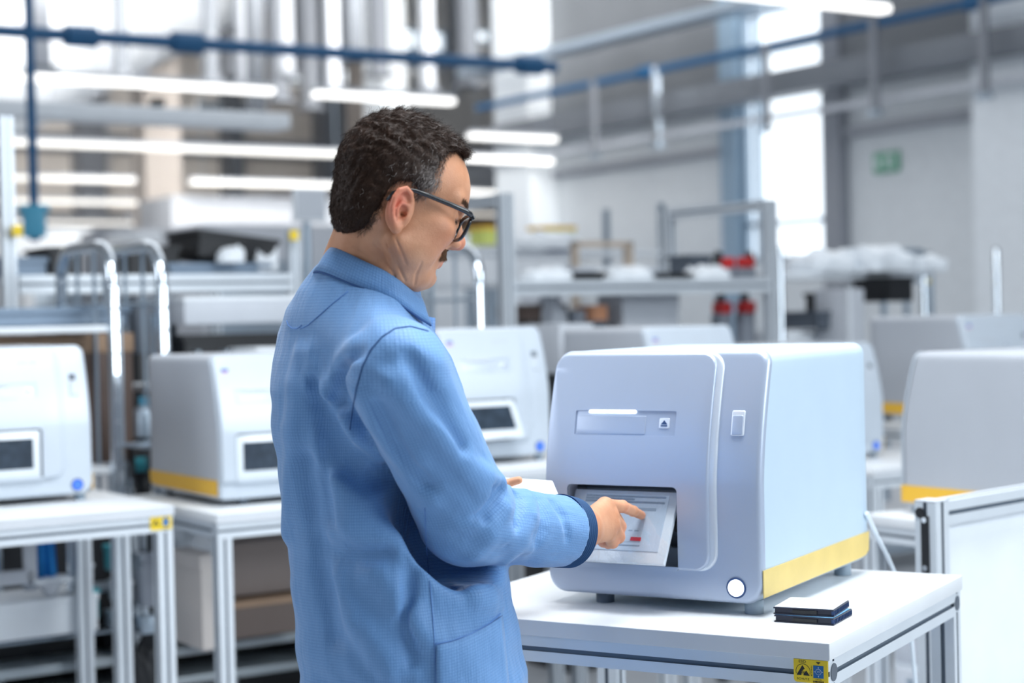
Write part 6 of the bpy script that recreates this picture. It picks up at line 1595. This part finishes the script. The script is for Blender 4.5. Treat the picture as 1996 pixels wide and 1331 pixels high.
Ls = (0.006 + 0.007 * topw[:, 0] + 0.004 * rng.uniform(0, 1, len(q))) * np.clip(0.45 + (q[:, 2] + 6) / 7, 0.5, 1)
strands('hair_strands', hv[sel], hn, fl @ HR.T, Ls, 0.00034, hair_o, HAIRM, gy_, lift=0.20, curl=0.42)
# fringe of short hairs that softens every hairline (roots on the skin)
bv = np.array([v.co[:] for v in body_o.data.vertices]) + ROOT if False else None
me_ = body_o.data; bv = np.empty(len(me_.vertices) * 3, np.float32); me_.vertices.foreach_get('co', bv); bv = bv.reshape(-1, 3).astype(float) + ROOT
bq = wh(bv); inh = (bv[:, 2] > 1.45)
bl = np.full(len(bv), 9.0); bl[inh] = poly_sdf(bq[inh, 0], bq[inh, 2], _hp)
bo = np.abs(bq[:, 1]) > 7.35
cand = np.where(inh & (bl < 0.75) & (bl > -0.9) & ~(bq[:, 0] < -3.6) & ~(bo & (bq[:, 2] < 3.4) & (bq[:, 0] < 2.2) & (bq[:, 0] > -2.6)) & (bq[:, 0] < 8))[0]
cs_ = rng.choice(cand, 9000); prob = np.clip(1 - (bl[cs_] + 0.1) / 0.7, 0, 1); cs_ = cs_[rng.uniform(0, 1, len(cs_)) < prob]
nb_ = grad(head, bv[cs_], 0.001); q = bq[cs_]
fl = np.where((q[:, 0] > 1.5)[:, None], np.array([-0.2, 0, -1.0]), np.array([-0.35, 0, -0.9])) + rng.normal(0, 0.3, (len(q), 3))
g_ = greyness(q); gy_ = np.where(rng.uniform(0, 1, len(q)) < g_ * 0.85 + 0.02, rng.uniform(0.4, 1, len(q)), 0.05)
strands('hairline_fuzz', bv[cs_], nb_, fl @ HR.T, np.full(len(q), 0.0055) + rng.uniform(0, 0.003, len(q)), 0.00022, hair_o, HAIRM, gy_, lift=0.25, curl=0.15, seed=9)
def face_hair(name, mask, n, flow, L_, col, seed, lift=0.35):
    c = np.where(mask)[0]; c = np.random.default_rng(seed).choice(c, n); nn = grad(head, bv[c], 0.001)
    f_ = np.array([flow(*bq[i]) for i in c]) + np.random.default_rng(seed + 1).normal(0, 0.25, (n, 3))
    o = strands(name, bv[c], nn, f_ @ HR.T, np.full(n, L_), 0.00026, person, col, np.random.default_rng(seed + 2).uniform(0, 0.25, n), lift=lift, curl=0.15, seed=seed)
    del o['kind']; return o
MOU = hair_material('brown_moustache_hair', (0.17, 0.085, 0.045), (0.38, 0.26, 0.17))
BROWN = hair_material('brown_brow_hair', (0.07, 0.035, 0.018), (0.30, 0.20, 0.13))
face_hair('moustache', inh & (bq[:, 0] > 8.4) & (np.abs(bq[:, 1]) < 3.1 - 0.0) & (bq[:, 2] < -2.05 - 0.14 * np.abs(bq[:, 1])) & (bq[:, 2] > -3.25 - 0.30 * np.abs(bq[:, 1])), 2400, lambda x, y, z: (0.3, 0.5 * np.sign(y), -0.9), 0.0055, MOU, 11, lift=0.45)
BROWN = MOU
for s_ in (-1, 1):
    yy = bq[:, 1] * s_
    face_hair('eyebrow', inh & (bq[:, 0] > 7.4) & (yy > 1.1) & (yy < 5.4) & (np.abs(bq[:, 2] - (3.85 + 0.12 * yy - 0.05 * (yy - 3) ** 2)) < 0.30), 700, lambda x, y, z: (0.2, 1.0 * np.sign(y), 0.35), 0.0062, BROWN, 21 + s_, lift=0.3)
    face_hair('eyelashes', inh & (bq[:, 0] > 8.7) & (yy > 2.0) & (yy < 4.6) & (np.abs(bq[:, 2] - 1.75) < 0.10), 70, lambda x, y, z: (1, 0, -0.5), 0.006, HAIRM, 31 + s_, lift=0.8)

# ------------------------------------------------------------------ glasses
gl = bpy.data.objects.new('glasses', None); COL.objects.link(gl); gl.parent = person; gl['label'] = 'black rectangular glasses'
def hl_(x, y, z): return tuple(hw(x, y, z) - ROOT)
def gx(y): return 10.75 - 0.008 * y * y
def rim_pts(s_, hw_, hh_, n=64, zc=1.05, yc=3.6, dx=0.0, pw=3.2):
    out = []
    for t in np.linspace(0, 2 * math.pi, n, endpoint=False):
        c, s2 = math.cos(t), math.sin(t); y = yc + hw_ * math.copysign(abs(c) ** (2 / pw), c); z = zc + hh_ * math.copysign(abs(s2) ** (2 / pw), s2)
        z -= 0.0; out.append((gx(y) + 0.13 * (z - zc) + dx, s_ * y, z))
    return out
for s_ in (-1, 1):
    mb = MB(); mb.tube([hl_(*q) for q in rim_pts(s_, 2.75, 1.85)], 0.0027, 10, closed=True); rim = mb.obj('rim', 'blackgl', gl, sharp=180)
    mb = MB(); vs = [mb.bm.verts.new(hl_(*q)) for q in rim_pts(s_, 2.7, 1.8)]; mb.bm.faces.new(vs); mb.obj('lens', film_material(), rim)
    pts = [(gx(6.35) + 0.1, 6.5, 2.55), (gx(6.4) - 0.4, 7.0, 2.75), (9.2, 7.35, 2.88), (6.5, 7.6, 2.95), (3.2, 7.85, 2.95), (1.2, 8.0, 2.9), (-0.4, 8.05, 2.6), (-1.7, 8.0, 1.6), (-2.2, 7.8, 0.3)]
    mb = MB(); mb.tube([hl_(a, s_ * b, c) for a, b, c in pts], [0.0036, 0.0040, 0.0038, 0.0036, 0.0033, 0.0029, 0.0024, 0.0022, 0.0022], 12); mb.obj('temple', 'blackgl', gl, sharp=180)
    mb = MB(); c_ = Vector(hl_(gx(6.3) + 0.2, s_ * 6.5, 2.45)); mb.box((0, 0, 0), (0.006, 0.008, 0.006), bev=0.001)
    rm = Matrix([list(HF), list(HL), list(HU)]).transposed().to_4x4(); bmesh.ops.transform(mb.bm, matrix=Matrix.Translation(c_) @ rm, verts=mb.bm.verts); mb.obj('hinge', 'blackgl', gl)
    mb = MB(); mb.tube([hl_(gx(1.2) - 0.3, s_ * 1.0, 1.0), hl_(gx(1.2) - 0.8, s_ * 1.15, 0.7)], 0.0022, 10); mb.obj('nose_pad', 'bezel', gl)
mb = MB(); mb.tube([hl_(gx(0.9) + 0.02, y, 1.7 + 0.25 * (1 - (y / 0.95) ** 2)) for y in np.linspace(-0.95, 0.95, 9)], 0.0022, 10); mb.obj('bridge', 'blackgl', gl)

# ------------------------------------------------------------------ tablet held in the left hand
pc_ = P(1022, 968, 2.845)
e = empty('tablet', tuple(pc_), 0, 'white tablet held in the left hand behind the blue sleeve', 'tablet')
e.rotation_euler = (math.radians(24), math.radians(6), math.radians(14))
mb = MB(); mb.b2((-0.085, -0.055, -0.004), (0.060, 0.055, 0.005), bev=0.0025); mb.obj('tablet_body', 'paper', e)
mb = MB(); mb.b2((-0.075, -0.045, 0.005), (0.050, 0.045, 0.0056)); mb.obj('tablet_face', 'white', e)
